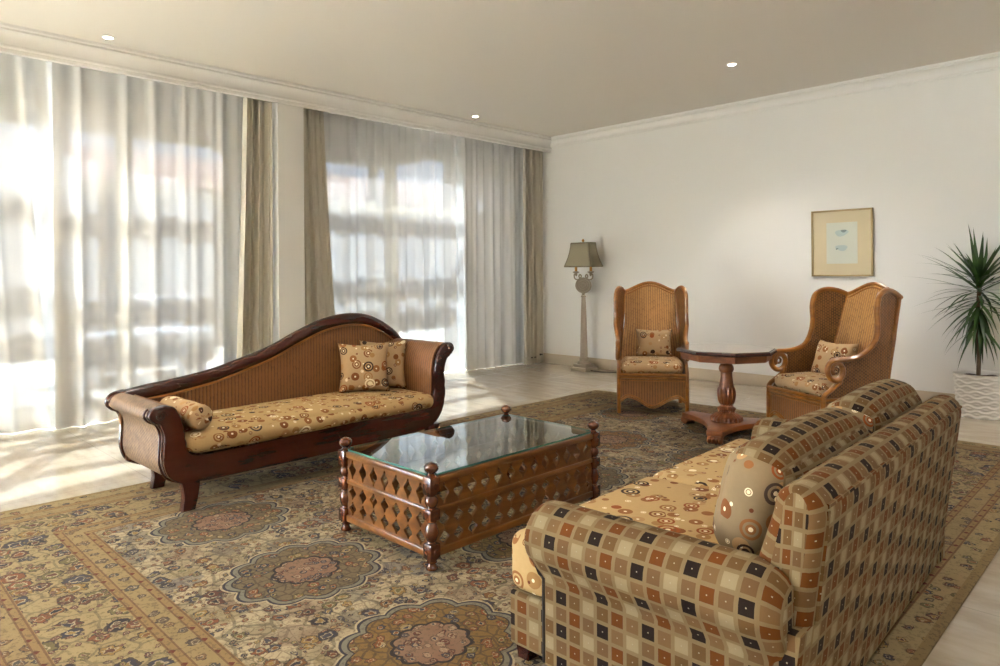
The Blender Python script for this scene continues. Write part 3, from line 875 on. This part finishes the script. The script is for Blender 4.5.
# seat cushions (T shaped: they wrap around the front of the arms)
for (a, b, ta, tb) in ((1.825, 2.58, 1.68, 2.58), (2.585, 3.335, 2.585, 3.48)):
    # one T-shaped outline extruded with rounded edges
    if a < 2: o2 = [(-1.66, ta), (-1.495, ta), (-1.495, a), (-.88, a), (-.88, b), (-1.66, b)]
    else: o2 = [(-1.66, a), (-.88, a), (-.88, b), (-1.495, b), (-1.495, tb), (-1.66, tb)]
    bm = bmesh.new(); vs = [bm.verts.new((p[0], p[1], .235)) for p in o2]; f = bm.faces.new(vs)
    r = bmesh.ops.extrude_face_region(bm, geom=[f])
    for v in r['geom']:
        if isinstance(v, bmesh.types.BMVert): v.co.z = .435
    bmesh.ops.bevel(bm, geom=bm.edges[:], offset=.045, segments=5, profile=.5, affect='EDGES', clamp_overlap=True)
    bmesh.ops.triangulate(bm, faces=[g for g in bm.faces if len(g.verts) > 4])
    mb = MB(); mb.bm(bm, None, False)
    sc_ = so(mb, 'seat_cushion', M['circ'], sharp=60)
# back cushions
def bcush(y0, y1, lean, zt):
    mb = softbox(-1.075, -.86, y0, y1, .425, zt, .09, .028, 14, mi=lambda ax, sg: 1 if (ax == 1 or (ax == 0 and sg < 0)) else 0)
    T = Matrix.Translation((-.93, 0, .44)) @ Matrix.Rotation(math.radians(lean), 4, 'Y') @ Matrix.Translation((.93, 0, -.44))
    mb.v = [T @ v for v in mb.v]
    c = so(mb, 'back_cushion', [M['sq'], M['circ2']], sharp=180)
    return c
bcush(1.90, 2.755, 13, .785); bcush(2.77, 3.53, 13, .80)
# feet
for (x, y) in ((-1.605, 1.72), (-1.605, 3.44), (-.775, 3.42), (-.775, 1.74)):
    mb = MB(); mb.prism([Vector(p) for p in ((-.022, 0), (.022, 0), (.034, .06), (-.034, .06))], .05, lambda a, b, c: (x+a, y-.025+c, b), .004, 1)
    mb.build('foot', M['mahog'], sf, (SO[0], SO[1], 0))

# ------------------------------------------------------------------ wing chairs
def wing_chair(name, label, loc, rz):
    root = thing(name, label, 'chair', loc, rz)
    R_ = .017
    HW = .305
    def wx(y, z):
        wf = min(1, max(0, (z-.62)/.16)); return HW*(1-wf)+wf*(.252+.085*min(1, max(0, (.45-y)/.30)))
    # side frame path in (y,z)
    top = cr([(.45, 1.085), (.35, 1.13), (.25, 1.14), (.17, 1.10), (.14, 1.0), (.145, .88), (.12, .77), (.04, .68), (-.08, .643), (-.19, .638)], 7)
    scr = [Vector((-.212-.0+.074*math.cos(a)*f, .563+.075*math.sin(a)*f)) for a, f in [(PI/2+2*PI*k/22*1.0, 1.0-.55*max(0, k-11)/19) for k in range(0, 31)]]
    path = [p.to_2d() if hasattr(p, 'to_2d') else p for p in top]+scr
    for s in (-1, 1):
        mb = MB(); mb.tube([(s*(wx(p[0], p[1])+.012*min(1, max(0, (.9-p[1])*2))), p[0], p[1]) for p in path], .021, 10)
        mb.build('arm_rail', M['rattan'], root)
        # wicker-wrapped binding inside scroll
        mb = MB(); mb.tube([(s*(HW+.012), -.212+.02*math.cos(k*.5), .563+.02*math.sin(k*.5)) for k in range(14)], .010, 6); mb.build('scroll_core', M['wickd'], root)
        post = cr([(-.165, .505), (-.175, .47), (-.245, .42), (-.305, .38), (-.318, .32), (-.318, .0)], 7)
        mb = MB(); mb.tube([(s*HW, p[0], p[1]) for p in post], .019, 10); mb.build('leg', M['rattan'], root)
        rear = cr([(.27, 0), (.27, .34), (.33, .7), (.43, 1.09)], 6)
        mb = MB(); mb.tube([(s*min(HW-.02, wx(p[0], p[1])), p[0], p[1]) for p in rear], .019, 10); mb.build('leg', M['rattan'], root)
        # side wicker panel (arm + wing)
        pl_ = [p.to_2d() for p in top if True]
        o2 = [Vector((-.30, .33)), Vector((.28, .33)), Vector((.33, .70)), Vector((.345, .80)), Vector((.43, 1.08))]+pl_[1:]+[Vector((-.14, .61)), Vector((-.13, .56)), Vector((-.15, .49)), Vector((-.24, .42))]
        mb = MB(); mb.prism(o2, .010, lambda a, b, c: (s*(wx(a, b)-.006)+c-.005, a, b))
        mb.build('side_panel', M['wickd'], root)
        # side apron
        ap = [Vector((-.31, .335)), Vector((.27, .335)), Vector((.27, .13))]+[Vector((.27-.58*k/12, .15+.03*math.sin(PI*k/12)-.055*math.exp(-((k-6)/2.2)**2))) for k in range(13)]
        mb = MB(); mb.prism(ap, .008, lambda a, b, c: (s*HW+c-.004, a, b)); mb.build('apron', M['wickd'], root)
        mb = MB(); mb.tube([(s*HW, p.x, p.y) for p in ap[3:]], .010, 8); mb.tube([(s*HW, -.31, .345), (s*HW, .27, .345)], .014, 8); mb.tube([(s*HW, -.31, .315), (s*HW, .27, .315)], .010, 8)
        mb.build('side_rail', M['rattan'], root)
    # front apron
    zz = lambda x: .155+.02*math.cos(x/.285*PI)*-1-.062*math.exp(-(x/.11)**2)+.0
    fa = [Vector((-.29, .335)), Vector((.29, .335))]+[Vector((.29-.58*k/24, zz(.29-.58*k/24)-(.05*max(0, abs(.29-.58*k/24)-.23)/.06))) for k in range(25)]
    mb = MB(); mb.prism(fa, .008, lambda a, b, c: (a, -.318+c, b)); mb.build('apron', M['wickb'], root)
    mb = MB(); mb.tube([(p.x, -.322, p.y) for p in fa[2:]], .010, 8); mb.tube([(p.x, -.322, p.y-.02) for p in fa[2:]], .007, 8)
    mb.tube([(-.30, -.322, .355), (.30, -.322, .355)], .015, 8); mb.tube([(-.30, -.322, .328), (.30, -.322, .328)], .012, 8); mb.tube([(-.29, -.325, .302), (.29, -.325, .302)], .006, 8)
    mb.build('front_rail', M['rattan'], root)
    mb = MB(); mb.tube([(-.285, .27, .33), (.285, .27, .33)], .014, 8); mb.tube([(-.285, .27, .12), (.285, .27, .12)], .012, 8); mb.build('rear_rail', M['rattan'], root)
    # back with camel top
    topc = [(x, 1.10+.083*max(0, math.cos(x/.24*PI*.5))**1.3) for x in [-.255+.51*k/24 for k in range(25)]]
    yy = lambda z: .235+.19*max(0, (z-.36)/.75)**1.2
    bhw = lambda z: .288-.033*min(1, max(0, (z-.55)/.25))
    mb = MB()
    mb.grid(lambda a, b: (bhw(.36+(topc[round(a*24)][1]-.36)*b)*(2*a-1), yy(.36+(topc[round(a*24)][1]-.36)*b), .36+(topc[round(a*24)][1]-.36)*b), 24, 10, uvf=lambda a, b: (a*.56, b*.8))
    mb.grid(lambda a, b: (bhw(.36+(topc[round(a*24)][1]-.36)*b)*(2*a-1), yy(.36+(topc[round(a*24)][1]-.36)*b)+.016, .36+(topc[round(a*24)][1]-.36)*b), 24, 10, uvf=lambda a, b: (a*.56, b*.8))
    mb.build('backrest', M['wickc'], root, recalc=False)
    mb = MB(); mb.tube([(x, yy(z)+.008, z+.004) for x, z in topc], .017, 10); mb.tube([(x*.95, yy(z)-.004, z-.025) for x, z in topc], .008, 8); mb.build('crest_rail', M['rattan'], root)
    mb = softbox(-.275, .275, -.305, .235, .355, .465, .045, .02, 12); mb.build('seat_cushion', M['circp'], root, sharp=180)
    return root
c1 = wing_chair('wing_chair', 'rattan wing chair facing forward, between floor lamp and round table', (-3.64, 5.72, RZ), math.radians(34))
c2 = dup(c1, (-1.992, 5.658, RZ), math.radians(-29), 'rattan wing chair turned left, between round table and plant')
def on_chair(loc, rz, lx, ly, lz): return (loc[0]+lx*math.cos(rz)-ly*math.sin(rz), loc[1]+lx*math.sin(rz)+ly*math.cos(rz), lz)
a1 = math.radians(34); a2 = math.radians(-29)
put('throw_pillow', .36, .29, .14, on_chair((-3.64, 5.72), a1, .03, .15, .61), (math.radians(-14), 0, a1), 'circle-print pillow on the wing chair beside the floor lamp', M['circp'], 2.1)
put('throw_pillow', .36, .31, .14, on_chair((-1.992, 5.658), a2, -.03, .08, .60), (math.radians(-22), math.radians(0), a2+.15), 'circle-print pillow on the wing chair nearer the plant', M['circp'], 3.4)

# ------------------------------------------------------------------ pedestal table
pt = thing('pedestal_table', 'octagonal carved wooden pedestal table between the wing chairs', 'table', (-2.625, 5.22, RZ), 0)
def octo(r, z, rot=PI/8): return [Vector((r*math.cos(rot+k*PI/4), r*math.sin(rot+k*PI/4), z)) for k in range(8)]
def octstack(levels, name, mat, rot):
    mb = MB()
    for (r, z) in levels: mb.v += octo(r*.97, z+.02, rot)
    for i in range(len(levels)-1):
        for k in range(8): mb.face([i*8+k, i*8+(k+1) % 8, (i+1)*8+(k+1) % 8, (i+1)*8+k], None, True)
    mb.face(list(range(8))[::-1], None, True); mb.face([(len(levels)-1)*8+k for k in range(8)], None, True)
    return mb.build(name, mat, pt, sharp=15)
orot = math.radians(45-8)
octstack([(.35, .572), (.365, .577), (.37, .625), (.36, .63)], 'table_apron', M['pedw'], orot)
octstack([(.385, .628), (.392, .632), (.402, .640), (.402, .650), (.395, .656)], 'table_top', M['mahog'], orot)
octstack([(.388, .656), (.388, .661)], 'top_inlay', plain('polished_table_top', hx('8E8478'), .08, 0, Coat_Weight=.8), orot)
# beading on the rim
mb = MB(); pts = octo(.389, .654, orot)
for k in range(8):
    a, b = pts[k], pts[(k+1) % 8]
    for j in range(24):
        p = a.lerp(b, (j+.5)/24); bm = bmesh.new(); bmesh.ops.create_icosphere(bm, subdivisions=1, radius=.006); mb.bm(bm, Matrix.Translation(p), False)
mb.build('rim_beading', M['mahog'], pt)
prof = [(.07, .597), (.07, .575), (.045, .55), (.055, .535), (.060, .515), (.055, .495), (.046, .485), (.047, .45), (.054, .40), (.060, .37), (.064, .35)]
mb = MB(); mb.lathe([(r, z) for r, z in prof[::-1]], (0, 0, 0), 20)
col = mb.build('column', M['pedw'], pt)
mb = MB(); mb.lathe([(.040, .225), (.054, .235), (.064, .26), (.070, .30), (.070, .33), (.062, .365)], (0, 0, 0), 36, flute=.14, fn=12); mb.build('carved_bulb', M['pedw'], col)
mb = MB(); mb.lathe([(.115, .095), (.124, .105), (.120, .13), (.09, .15), (.062, .165), (.058, .175), (.068, .187), (.068, .20), (.046, .215), (.042, .23)], (0, 0, 0), 48, flute=.08, fn=24); mb.build('carved_ring', M['pedw'], col)
# tri-form platform with concave sides
fa0 = math.atan2(*( (lambda v: (v[1], v[0]))((-.87*-.7046+(-.50)*.7096, -.87*.7096+(-.50)*.7046)) ))
tri = []
for k in range(3):
    a = fa0+k*2*PI/3
    t_ = Vector((math.cos(a), math.sin(a))); n_ = Vector((-t_.y, t_.x))
    tri += [t_*.43-n_*.06, t_*.43+n_*.06]
    a2_ = a+PI/3; m_ = Vector((math.cos(a2_), math.sin(a2_)))
    e0 = t_*.43+n_*.06; b_ = a+2*PI/3; t2 = Vector((math.cos(b_), math.sin(b_))); n2 = Vector((-t2.y, t2.x)); e1 = t2*.43-n2*.06
    for q_ in (.2, .35, .5, .65, .8):
        p = e0.lerp(e1, q_); tri.append(p-m_*.085*math.sin(PI*q_))
mb = MB(); mb.prism(tri, .042, lambda a, b, c: (a, b, .055+c), .006, 2); mb.build('platform', M['pedw'], pt)
for k in range(3):
    a = fa0+k*2*PI/3; T = Matrix.Rotation(a, 4, 'Z')
    mb = MB()
    sc = [(.33, .058), (.37, .058), (.435, .058), (.452, .040), (.445, .014), (.425, 0), (.395, .002), (.38, .02), (.365, .035), (.33, .04)]
    mb.prism([Vector(p) for p in sc], .11, lambda x, z, c: T @ Vector((x, -.055+c, z)), .004, 1)
    for q in (-.04, -.013, .013, .04): mb.tube([T @ Vector((.44, q, .052)), T @ Vector((.454, q, .036)), T @ Vector((.445, q, .012))], .010, 6)
    mb.build('foot', M['pedw'], pt)

# ------------------------------------------------------------------ floor lamp
fl = thing('floor_lamp', 'cream floor lamp with twin candle arms and bell shade in corner', 'lamp', (-5.74, 7.37, 0), 0)
mb = MB(); mb.box(-.13, .13, -.13, .13, 0, .045, .006); mb.box(-.105, .105, -.105, .105, .045, .085, .008); mb.lathe([(.09, .085), (.095, .10), (.085, .12), (.062, .13), (.060, .15), (.068, .158), (.060, .17), (.05, .175)], (0, 0, 0), 24); mb.build('base', M['lampm'], fl)
mb = MB(); mb.lathe([(.050, .17), (.044, .45), (.036, .75), (.027, .985)], (0, 0, 0), 40, flute=.12, fn=10); mb.build('column', M['lampc'], fl)
mb = MB(); mb.lathe([(.027, .98), (.036, .985), (.034, 1.0), (.018, 1.01), (.024, 1.03), (.012, 1.045)], (0, 0, 0), 16); mb.build('capital', M['lampm'], fl)
ZM = 1.14
mb = MB(); mb.tube([(.125*math.cos(2*PI*k/28), 0, ZM+.095*math.sin(2*PI*k/28)) for k in range(28)], .012, 8, closed=True)
bm = bmesh.new(); bmesh.ops.create_cone(bm, cap_ends=True, segments=28, radius1=.085, radius2=.085, depth=.018)
T = Matrix.Translation((0, 0, ZM)) @ Matrix.Rotation(PI/2, 4, 'X') @ Matrix.Diagonal((1.3, .98, 1, 1)); mb.bm(bm, T, False)
for r_ in (.06, .03):
    for sd in (-.011, .011): mb.tube([(1.25*r_*math.cos(2*PI*k/20), sd, ZM+r_*math.sin(2*PI*k/20)) for k in range(20)], .007, 6, closed=True)
mb.tube([(0, 0, 1.03), (0, 0, 1.06)], .012, 8)
mb.build('medallion', M['lampm'], fl)
for s in (-1, 1):
    P = cr([(s*.05, 0, 1.225), (s*.075, 0, 1.262), (s*.055, 0, 1.285), (s*.035, 0, 1.265), (s*.05, 0, 1.24), (s*.10, 0, 1.215), (s*.15, 0, 1.235), (s*.155, 0, 1.285), (s*.125, 0, 1.29), (s*.118, 0, 1.262)], 5)
    mb = MB(); mb.tube(P, .009, 8); a_ = mb.build('scroll_arm', M['lampm'], fl)
    mb = MB(); mb.lathe([(.012, 1.27), (.02, 1.285), (.018, 1.30), (.045, 1.315), (.048, 1.322), (.02, 1.33)], (s*.125, 0, 0), 16); mb.build('candle_cup', M['lampm'], a_)
    mb = MB(); mb.lathe([(.018, 1.325), (.018, 1.41), (.012, 1.415)], (s*.125, 0, 0), 12); mb.build('candle', M['brass'], a_)
def shade_mat():
    t = NT('taupe_lamp_shade'); uv, u, v = t.uv(); n, _ = t.noise(uv, 150, 2)
    c = t.mix(n, hx('7C735C'), hx('948A72')); t.bsdf(c, .8); return t.m
def shade(fn_r):
    mb = MB()
    def f(a, b):
        z = 1.392+.315*b; k = (1-b)**1.9
        w = .165+.062*k+.012*(1-b); d = .085+.045*k+.01*(1-b); c = .03
        loop = [(-w+c, -d), (w-c, -d), (w, -d+c), (w, d-c), (w-c, d), (-w+c, d), (-w, d-c), (-w, -d+c)]
        i = int(round(a*8)) % 8
        return (loop[i][0], loop[i][1], z)
    mb.grid(f, 8, 10, cu=True)
    return mb
o = shade(0).build('lamp_shade', shade_mat(), fl, sharp=20)
mm = o.modifiers.new('Solidify', 'SOLIDIFY'); mm.thickness = .004
mb = MB()
for b in (0, 1):
    z = 1.392+.315*b; k = (1-b); w = .165+.074*k; d = .085+.055*k; c = .03
    lp = [(-w+c, -d, z), (w-c, -d, z), (w, -d+c, z), (w, d-c, z), (w-c, d, z), (-w+c, d, z), (-w, d-c, z), (-w, -d+c, z)]
    mb.tube(lp, .007, 6, closed=True)
trim = plain('shade_trim', hx('6E6450'), .8)
for i, sg in enumerate(((-1, -1), (1, -1), (1, 1), (-1, 1))):
    pts = []
    for j in range(11):
        b = j/10; k = (1-b)**1.9; w = .165+.062*k+.012*(1-b); d = .085+.045*k+.01*(1-b)
        pts.append((sg[0]*(w-.012), sg[1]*(d-.012), 1.392+.315*b))
    mb.tube(pts, .006, 6)
mb.build('shade_trim', trim, o)
mb = MB(); mb.lathe([(.006, 1.69), (.006, 1.72), (.016, 1.73), (.018, 1.745), (.010, 1.758), (.004, 1.765)], (0, 0, 0), 12); mb.tube([(-.163, 0, 1.70), (.163, 0, 1.70)], .004, 6); mb.build('finial', M['brass'], fl)
mb = MB(); mb.tube(cr([(.13, -.02, .01), (.3, -.06, .012), (.5, .03, .012), (.68, .02, .012), (.78, .12, .02)], 6), .006, 6); mb.build('cord', M['dark'], fl)

# ------------------------------------------------------------------ picture
px, pz = (-2.848-2.243)/2, (1.249+1.947)/2; pw, ph_ = .605, .698
pic = thing('framed_picture', 'thin gilt framed print of two blue-grey fish shapes on wall', 'picture', (px, WY, pz), 0)
mb = MB(); f_ = .018
for (a, b, c, d) in ((-pw/2, pw/2, ph_/2-f_, ph_/2), (-pw/2, pw/2, -ph_/2, -ph_/2+f_), (-pw/2, -pw/2+f_, -ph_/2+f_, ph_/2-f_), (pw/2-f_, pw/2, -ph_/2+f_, ph_/2-f_)): mb.box(a, b, -.035, -.001, c, d, .003)
mb.build('frame', M['gold'], pic)
mb = MB(); mb.box(-pw/2+f_, pw/2-f_, -.018, -.004, -ph_/2+f_, ph_/2-f_); mb.build('mount', M['mat'], pic)
mb = MB(); mb.box(-.15, .155, -.0192, -.0178, -.215, .215); mb.build('print', M['paper'], pic)
def fish(cx, cz, s, sl, mat, y=-.0198):
    P = []
    for k in range(28):
        a = 2*PI*k/28; r = 1+.12*math.sin(3*a+sl)
        x = math.cos(a)*.062*s*r; z = math.sin(a)*.032*s*r+sl*.12*x
        P.append(Vector((cx+x, cz+z)))
    mb = MB(); mb.prism(P, .0006, lambda a, b, c: (a, y-c, b)); return mb
mb = fish(0, .105, 1.05, .6, M['ink']); mb.build('printed_shape', M['ink'], pic)
mb = fish(.022, .125, .45, .2, M['inkd'], -.0206); mb.build('printed_shape', M['inkd'], pic)
mb = fish(0, -.05, .95, -.5, M['ink']); mb.build('printed_shape', M['ink'], pic)
mb = fish(-.045, -.06, .22, 1.5, M['inkd'], -.0206); mb.build('printed_shape', M['inkd'], pic)

# ------------------------------------------------------------------ plant
PP = (-1.30, 7.40, 0)
pp = thing('potted_plant', 'tall spiky green plant in a white ribbed pot by wall', 'plant', PP)
mb = MB(); Hh = .385
def potf(a, b):
    r = .178+.034*b
    rows = b*9
    r += .0045*math.sin(2*PI*rows+1.7*math.sin(a*2*PI*9)*(1 if int(rows) % 2 else -1))
    if b > .985: r += .004
    return (r*math.cos(2*PI*a), r*math.sin(2*PI*a), Hh*b)
mb.grid(potf, 108, 64, cu=True)
mb.grid(lambda a, b: ((.212-.02*b)*math.cos(2*PI*a), (.212-.02*b)*math.sin(2*PI*a), Hh-.04*b*b), 108, 3, cu=True)
mb.grid(lambda a, b: (.178*b*math.cos(2*PI*a), .178*b*math.sin(2*PI*a), 0.0), 108, 1, cu=True)
mb.build('pot', M['pot'], pp, recalc=False, sharp=180)
mb = MB(); mb.grid(lambda a, b: (.194*b*math.cos(2*PI*a), .194*b*math.sin(2*PI*a), .348+.006*math.sin(a*40)*b), 40, 4, cu=True); mb.build('soil', M['soil'], pp, recalc=False)
mb = MB(); mb.tube(cr([(-.02, 0, .33), (-.015, .01, .6), (-.02, 0, .9), (0, 0, 1.22)], 8), [.017]*25, 10); mb.build('trunk', M['trunk'], pp)
mb = MB(); rnd = random.Random(21)
def leaf(az, el, L, z0, droop, w):
    n = 9; P = []; d = Vector((math.cos(az)*math.cos(el), math.sin(az)*math.cos(el), math.sin(el))); p = Vector((-.01+math.cos(az)*.012, math.sin(az)*.012, z0)); side = Vector((-math.sin(az), math.cos(az), 0))
    pts = []
    for k in range(n+1):
        t = k/n; pts.append((p.copy(), w*(.55+.9*t if t < .35 else (1-t)/.65*.87+.0)))
        p += d*(L/n); d = (d+Vector((0, 0, -droop/n*(.6+t)))).normalized()
    b = len(mb.v)
    for (q, ww) in pts:
        up = Vector((0, 0, 1)) if abs(math.cos(az)) < 2 else None
        mb.v += [q-side*ww, q+Vector((0, 0, -.25*ww)), q+side*ww]
    for k in range(n):
        for e in (0, 1): mb.face([b+k*3+e, b+k*3+e+1, b+(k+1)*3+e+1, b+(k+1)*3+e])
for k in range(15): leaf(k*2.4+.3, rnd.uniform(.75, 1.4), rnd.uniform(.40, .52), 1.20+.003*k, rnd.uniform(.0, .35), .024)
for k in range(34): leaf(k*2.4+.1, rnd.uniform(.1, .8), rnd.uniform(.46, .60), 1.10+.004*k, rnd.uniform(.2, .7), .020)
for k in range(34): leaf(k*2.4, rnd.uniform(-.4, .15), rnd.uniform(.42, .56), .96+.005*k, rnd.uniform(.5, 1.1), .018)
for k in range(34): leaf(k*2.4+.7, rnd.uniform(-1.1, -.4), rnd.uniform(.34, .46), .78+.006*k, rnd.uniform(.8, 1.6), .019)
o = mb.build('foliage', M['leaf'], pp, recalc=False)
# keep leaves on the room side of the wall
for v in o.data.vertices:
    if v.co.y+PP[1] > WY-.02: v.co.y = WY-.02-PP[1]-(v.co.y+PP[1]-WY)*.15

# ------------------------------------------------------------------ downlights and added fill lamps
DL = [(-6.22, 1.75), (-6.22, 5.85), (-3.01, 6.14), (-6.22, -1.5), (-3.0, 1.8), (0.3, 6.14), (0.3, 1.8), (-3.0, -1.5), (.3, -1.5)]  # after the first three: unseen spots without fittings, added as room fill
nm = ['round recessed downlight by the cornice above the left window', 'round recessed downlight by the cornice above the right window', 'round recessed downlight in the ceiling above the wing chairs']
first = None
for k, (x, y) in enumerate(DL):
    lab = nm[k] if k < 3 else 'unseen ceiling lamp without fitting, added to brighten the room'
    if k < 3:
        if first is None:
            first = r = thing('downlight', lab, 'downlight', (x, y, CZ), 0, 'ceiling downlights')
            mb = MB(); mb.tube([(.042*math.cos(2*PI*q/24), .042*math.sin(2*PI*q/24), -.004) for q in range(24)], .008, 8, closed=True); mb.build('trim_ring', M['crown'], r)
            mb = MB(); mb.lathe([(.001, -.010), (.022, -.008), (.036, -.002)], (0, 0, 0), 20); mb.build('lens', M['bulb'], r)
        else: r = dup(first, (x, y, CZ), 0, lab)
    L = bpy.data.lights.new('downlight_and_fill_lamp', 'SPOT'); L.energy = 4 if x < -5 else (24 if y > 5 else 14); L.color = (1, .95, .9); L.spot_size = math.radians(130); L.spot_blend = .8; L.shadow_soft_size = .12
    lo = bpy.data.objects.new('downlight_and_fill_lamp', L); COL.objects.link(lo); lo.location = (x, y, CZ-.06)

# ------------------------------------------------------------------ outside
mb = MB(); mb.box(-30, -7.32, -14, 22, -.2, -.05); struct(mb.build('terrace_floor', M['pave']))
mb = MB(); mb.box(-9.0, -7.32, 7.70, 7.95, -.05, 4.2); mb.box(-7.45, -7.32, -14, 22, CZ-.05, 4.4); struct(mb.build('exterior_wall', M['ext']))
pg = thing('pergola', 'pale slatted pergola over the terrace beyond the curtains', 'pergola', (-9.3, 3, -.05))
for k in range(6):
    x = -8.88-.33*k
    mb = MB(); mb.box(x-.07, x+.07, -3, 7.6, 3.26, 3.36, .01); mb.build('slat', M['perg'], pg, (-9.3, 3, -.05))
for y in (-2.6, 7.4):
    mb = MB(); mb.box(-10.7, -7.46, y-.05, y+.05, 3.38, 3.50, .01); mb.build('beam', M['perg'], pg, (-9.3, 3, -.05))
for y in (-2.6, 7.4):
    mb = MB(); mb.box(-10.7, -10.56, y-.07, y+.07, -.05, 3.38, .01); mb.build('post', M['perg'], pg, (-9.3, 3, -.05))
mb = MB(); mb.box(-14.2, -14, -14, 22, -.05, .95); struct(mb.build('terrace_wall', M['ext']))
hb = thing('house', 'white building with red tiled roof beyond the left window', 'building', (-30, 2, -.2))
mb = MB(); mb.box(-6, 0, -14, 26, 0, 5.2); mb.build('wall', M['ext'], hb)
mb = MB(); mb.prism([Vector(p) for p in ((-7, 5.2), (.8, 5.2), (-3, 7.0))], 42, lambda a, b, c: (a, -15+c, b)); mb.build('roof', M['roof'], hb)
tb = thing('covered_daybed', 'blue-grey covered terrace seat beyond the left sheer curtain', 'seat', (-10.2, 3.3, -.05))
mb = softbox(-.45, .45, -.8, .8, .12, .62, .1, .03, 8); mb.build('seat_block', M['blue'], tb, sharp=180)
mb = softbox(-.45, -.2, -.8, .8, .5, 1.05, .1, .02, 8); mb.build('back_block', M['blue'], tb, sharp=180)
for y in (-.65, .65):
    mb = MB(); mb.box(-.4, .4, y-.04, y+.04, 0, .16, .01); mb.build('foot', M['ext'], tb)

# ------------------------------------------------------------------ light
az = Vector((-.835, .550)); el = math.radians(44)
S = Vector((az.x*math.cos(el), az.y*math.cos(el), math.sin(el)))
L = bpy.data.lights.new('sun', 'SUN'); L.energy = 100.0; L.angle = math.radians(.6); L.color = (.80, .91, 1)
o = bpy.data.objects.new('sun', L); COL.objects.link(o); o.rotation_euler = S.to_track_quat('Z', 'Y').to_euler(); o.location = (-12, 12, 12)
W = bpy.data.worlds.new('sky'); SC.world = W; W.use_nodes = True; nt = W.node_tree; nt.nodes.clear()
wo = nt.nodes.new('ShaderNodeOutputWorld'); bg = nt.nodes.new('ShaderNodeBackground'); sk = nt.nodes.new('ShaderNodeTexSky')
sk.sky_type = 'HOSEK_WILKIE'; sk.sun_direction = S; sk.turbidity = 4; sk.ground_albedo = .6
mx = nt.nodes.new('ShaderNodeMix'); mx.data_type = 'RGBA'; mx.inputs[0].default_value = .6; mx.inputs[7].default_value = (.60, .74, 1.0, 1)
nt.links.new(sk.outputs[0], mx.inputs[6]); nt.links.new(mx.outputs[2], bg.inputs[0]); bg.inputs[1].default_value = 6.5
nt.links.new(bg.outputs[0], wo.inputs[0])
def portal(loc, rot, sx, sy):
    L = bpy.data.lights.new('sky_portal', 'AREA'); L.shape = 'RECTANGLE'; L.size = sx; L.size_y = sy; L.cycles.is_portal = True
    o = bpy.data.objects.new('sky_portal', L); COL.objects.link(o); o.location = loc; o.rotation_euler = rot
for w in (W1, W2, W3_FILL, W4_FILL): portal((-7.34, (w[0]+w[1])/2, 1.48), (0, -PI/2, 0), 2.95, w[1]-w[0]-.02)

# ------------------------------------------------------------------ camera
th, rl = math.radians(44.8), .0072
F = Vector((-math.sin(th), math.cos(th), 0)); R0 = Vector((math.cos(th), math.sin(th), 0)); U0 = Vector((0, 0, 1))
Rr = R0*math.cos(rl)-U0*math.sin(rl); Ur = U0*math.cos(rl)+R0*math.sin(rl)
cd = bpy.data.cameras.new('camera'); co = bpy.data.objects.new('camera', cd); COL.objects.link(co)
mw = Matrix((( Rr.x, Ur.x, -F.x, 0), (Rr.y, Ur.y, -F.y, 0), (Rr.z, Ur.z, -F.z, 1.3), (0, 0, 0, 1)))
co.matrix_world = mw
cd.sensor_width = 36; cd.lens = 690/1000*36; cd.shift_y = -59/1000; cd.clip_start = .05; cd.clip_end = 200
SC.camera = co

SC.view_settings.view_transform = 'Standard'; SC.view_settings.look = 'None'; SC.view_settings.gamma = 1
SC.view_settings.use_curve_mapping = False; SC.view_settings.exposure = 2.44
cy = SC.cycles
cy.max_bounces = 14; cy.diffuse_bounces = 8; cy.glossy_bounces = 4; cy.transmission_bounces = 6; cy.transparent_max_bounces = 12
cy.sample_clamp_indirect = 6; cy.caustics_reflective = False; cy.caustics_refractive = False
cy.use_denoising = True
try: cy.denoiser = 'OPENIMAGEDENOISE'
except Exception: pass
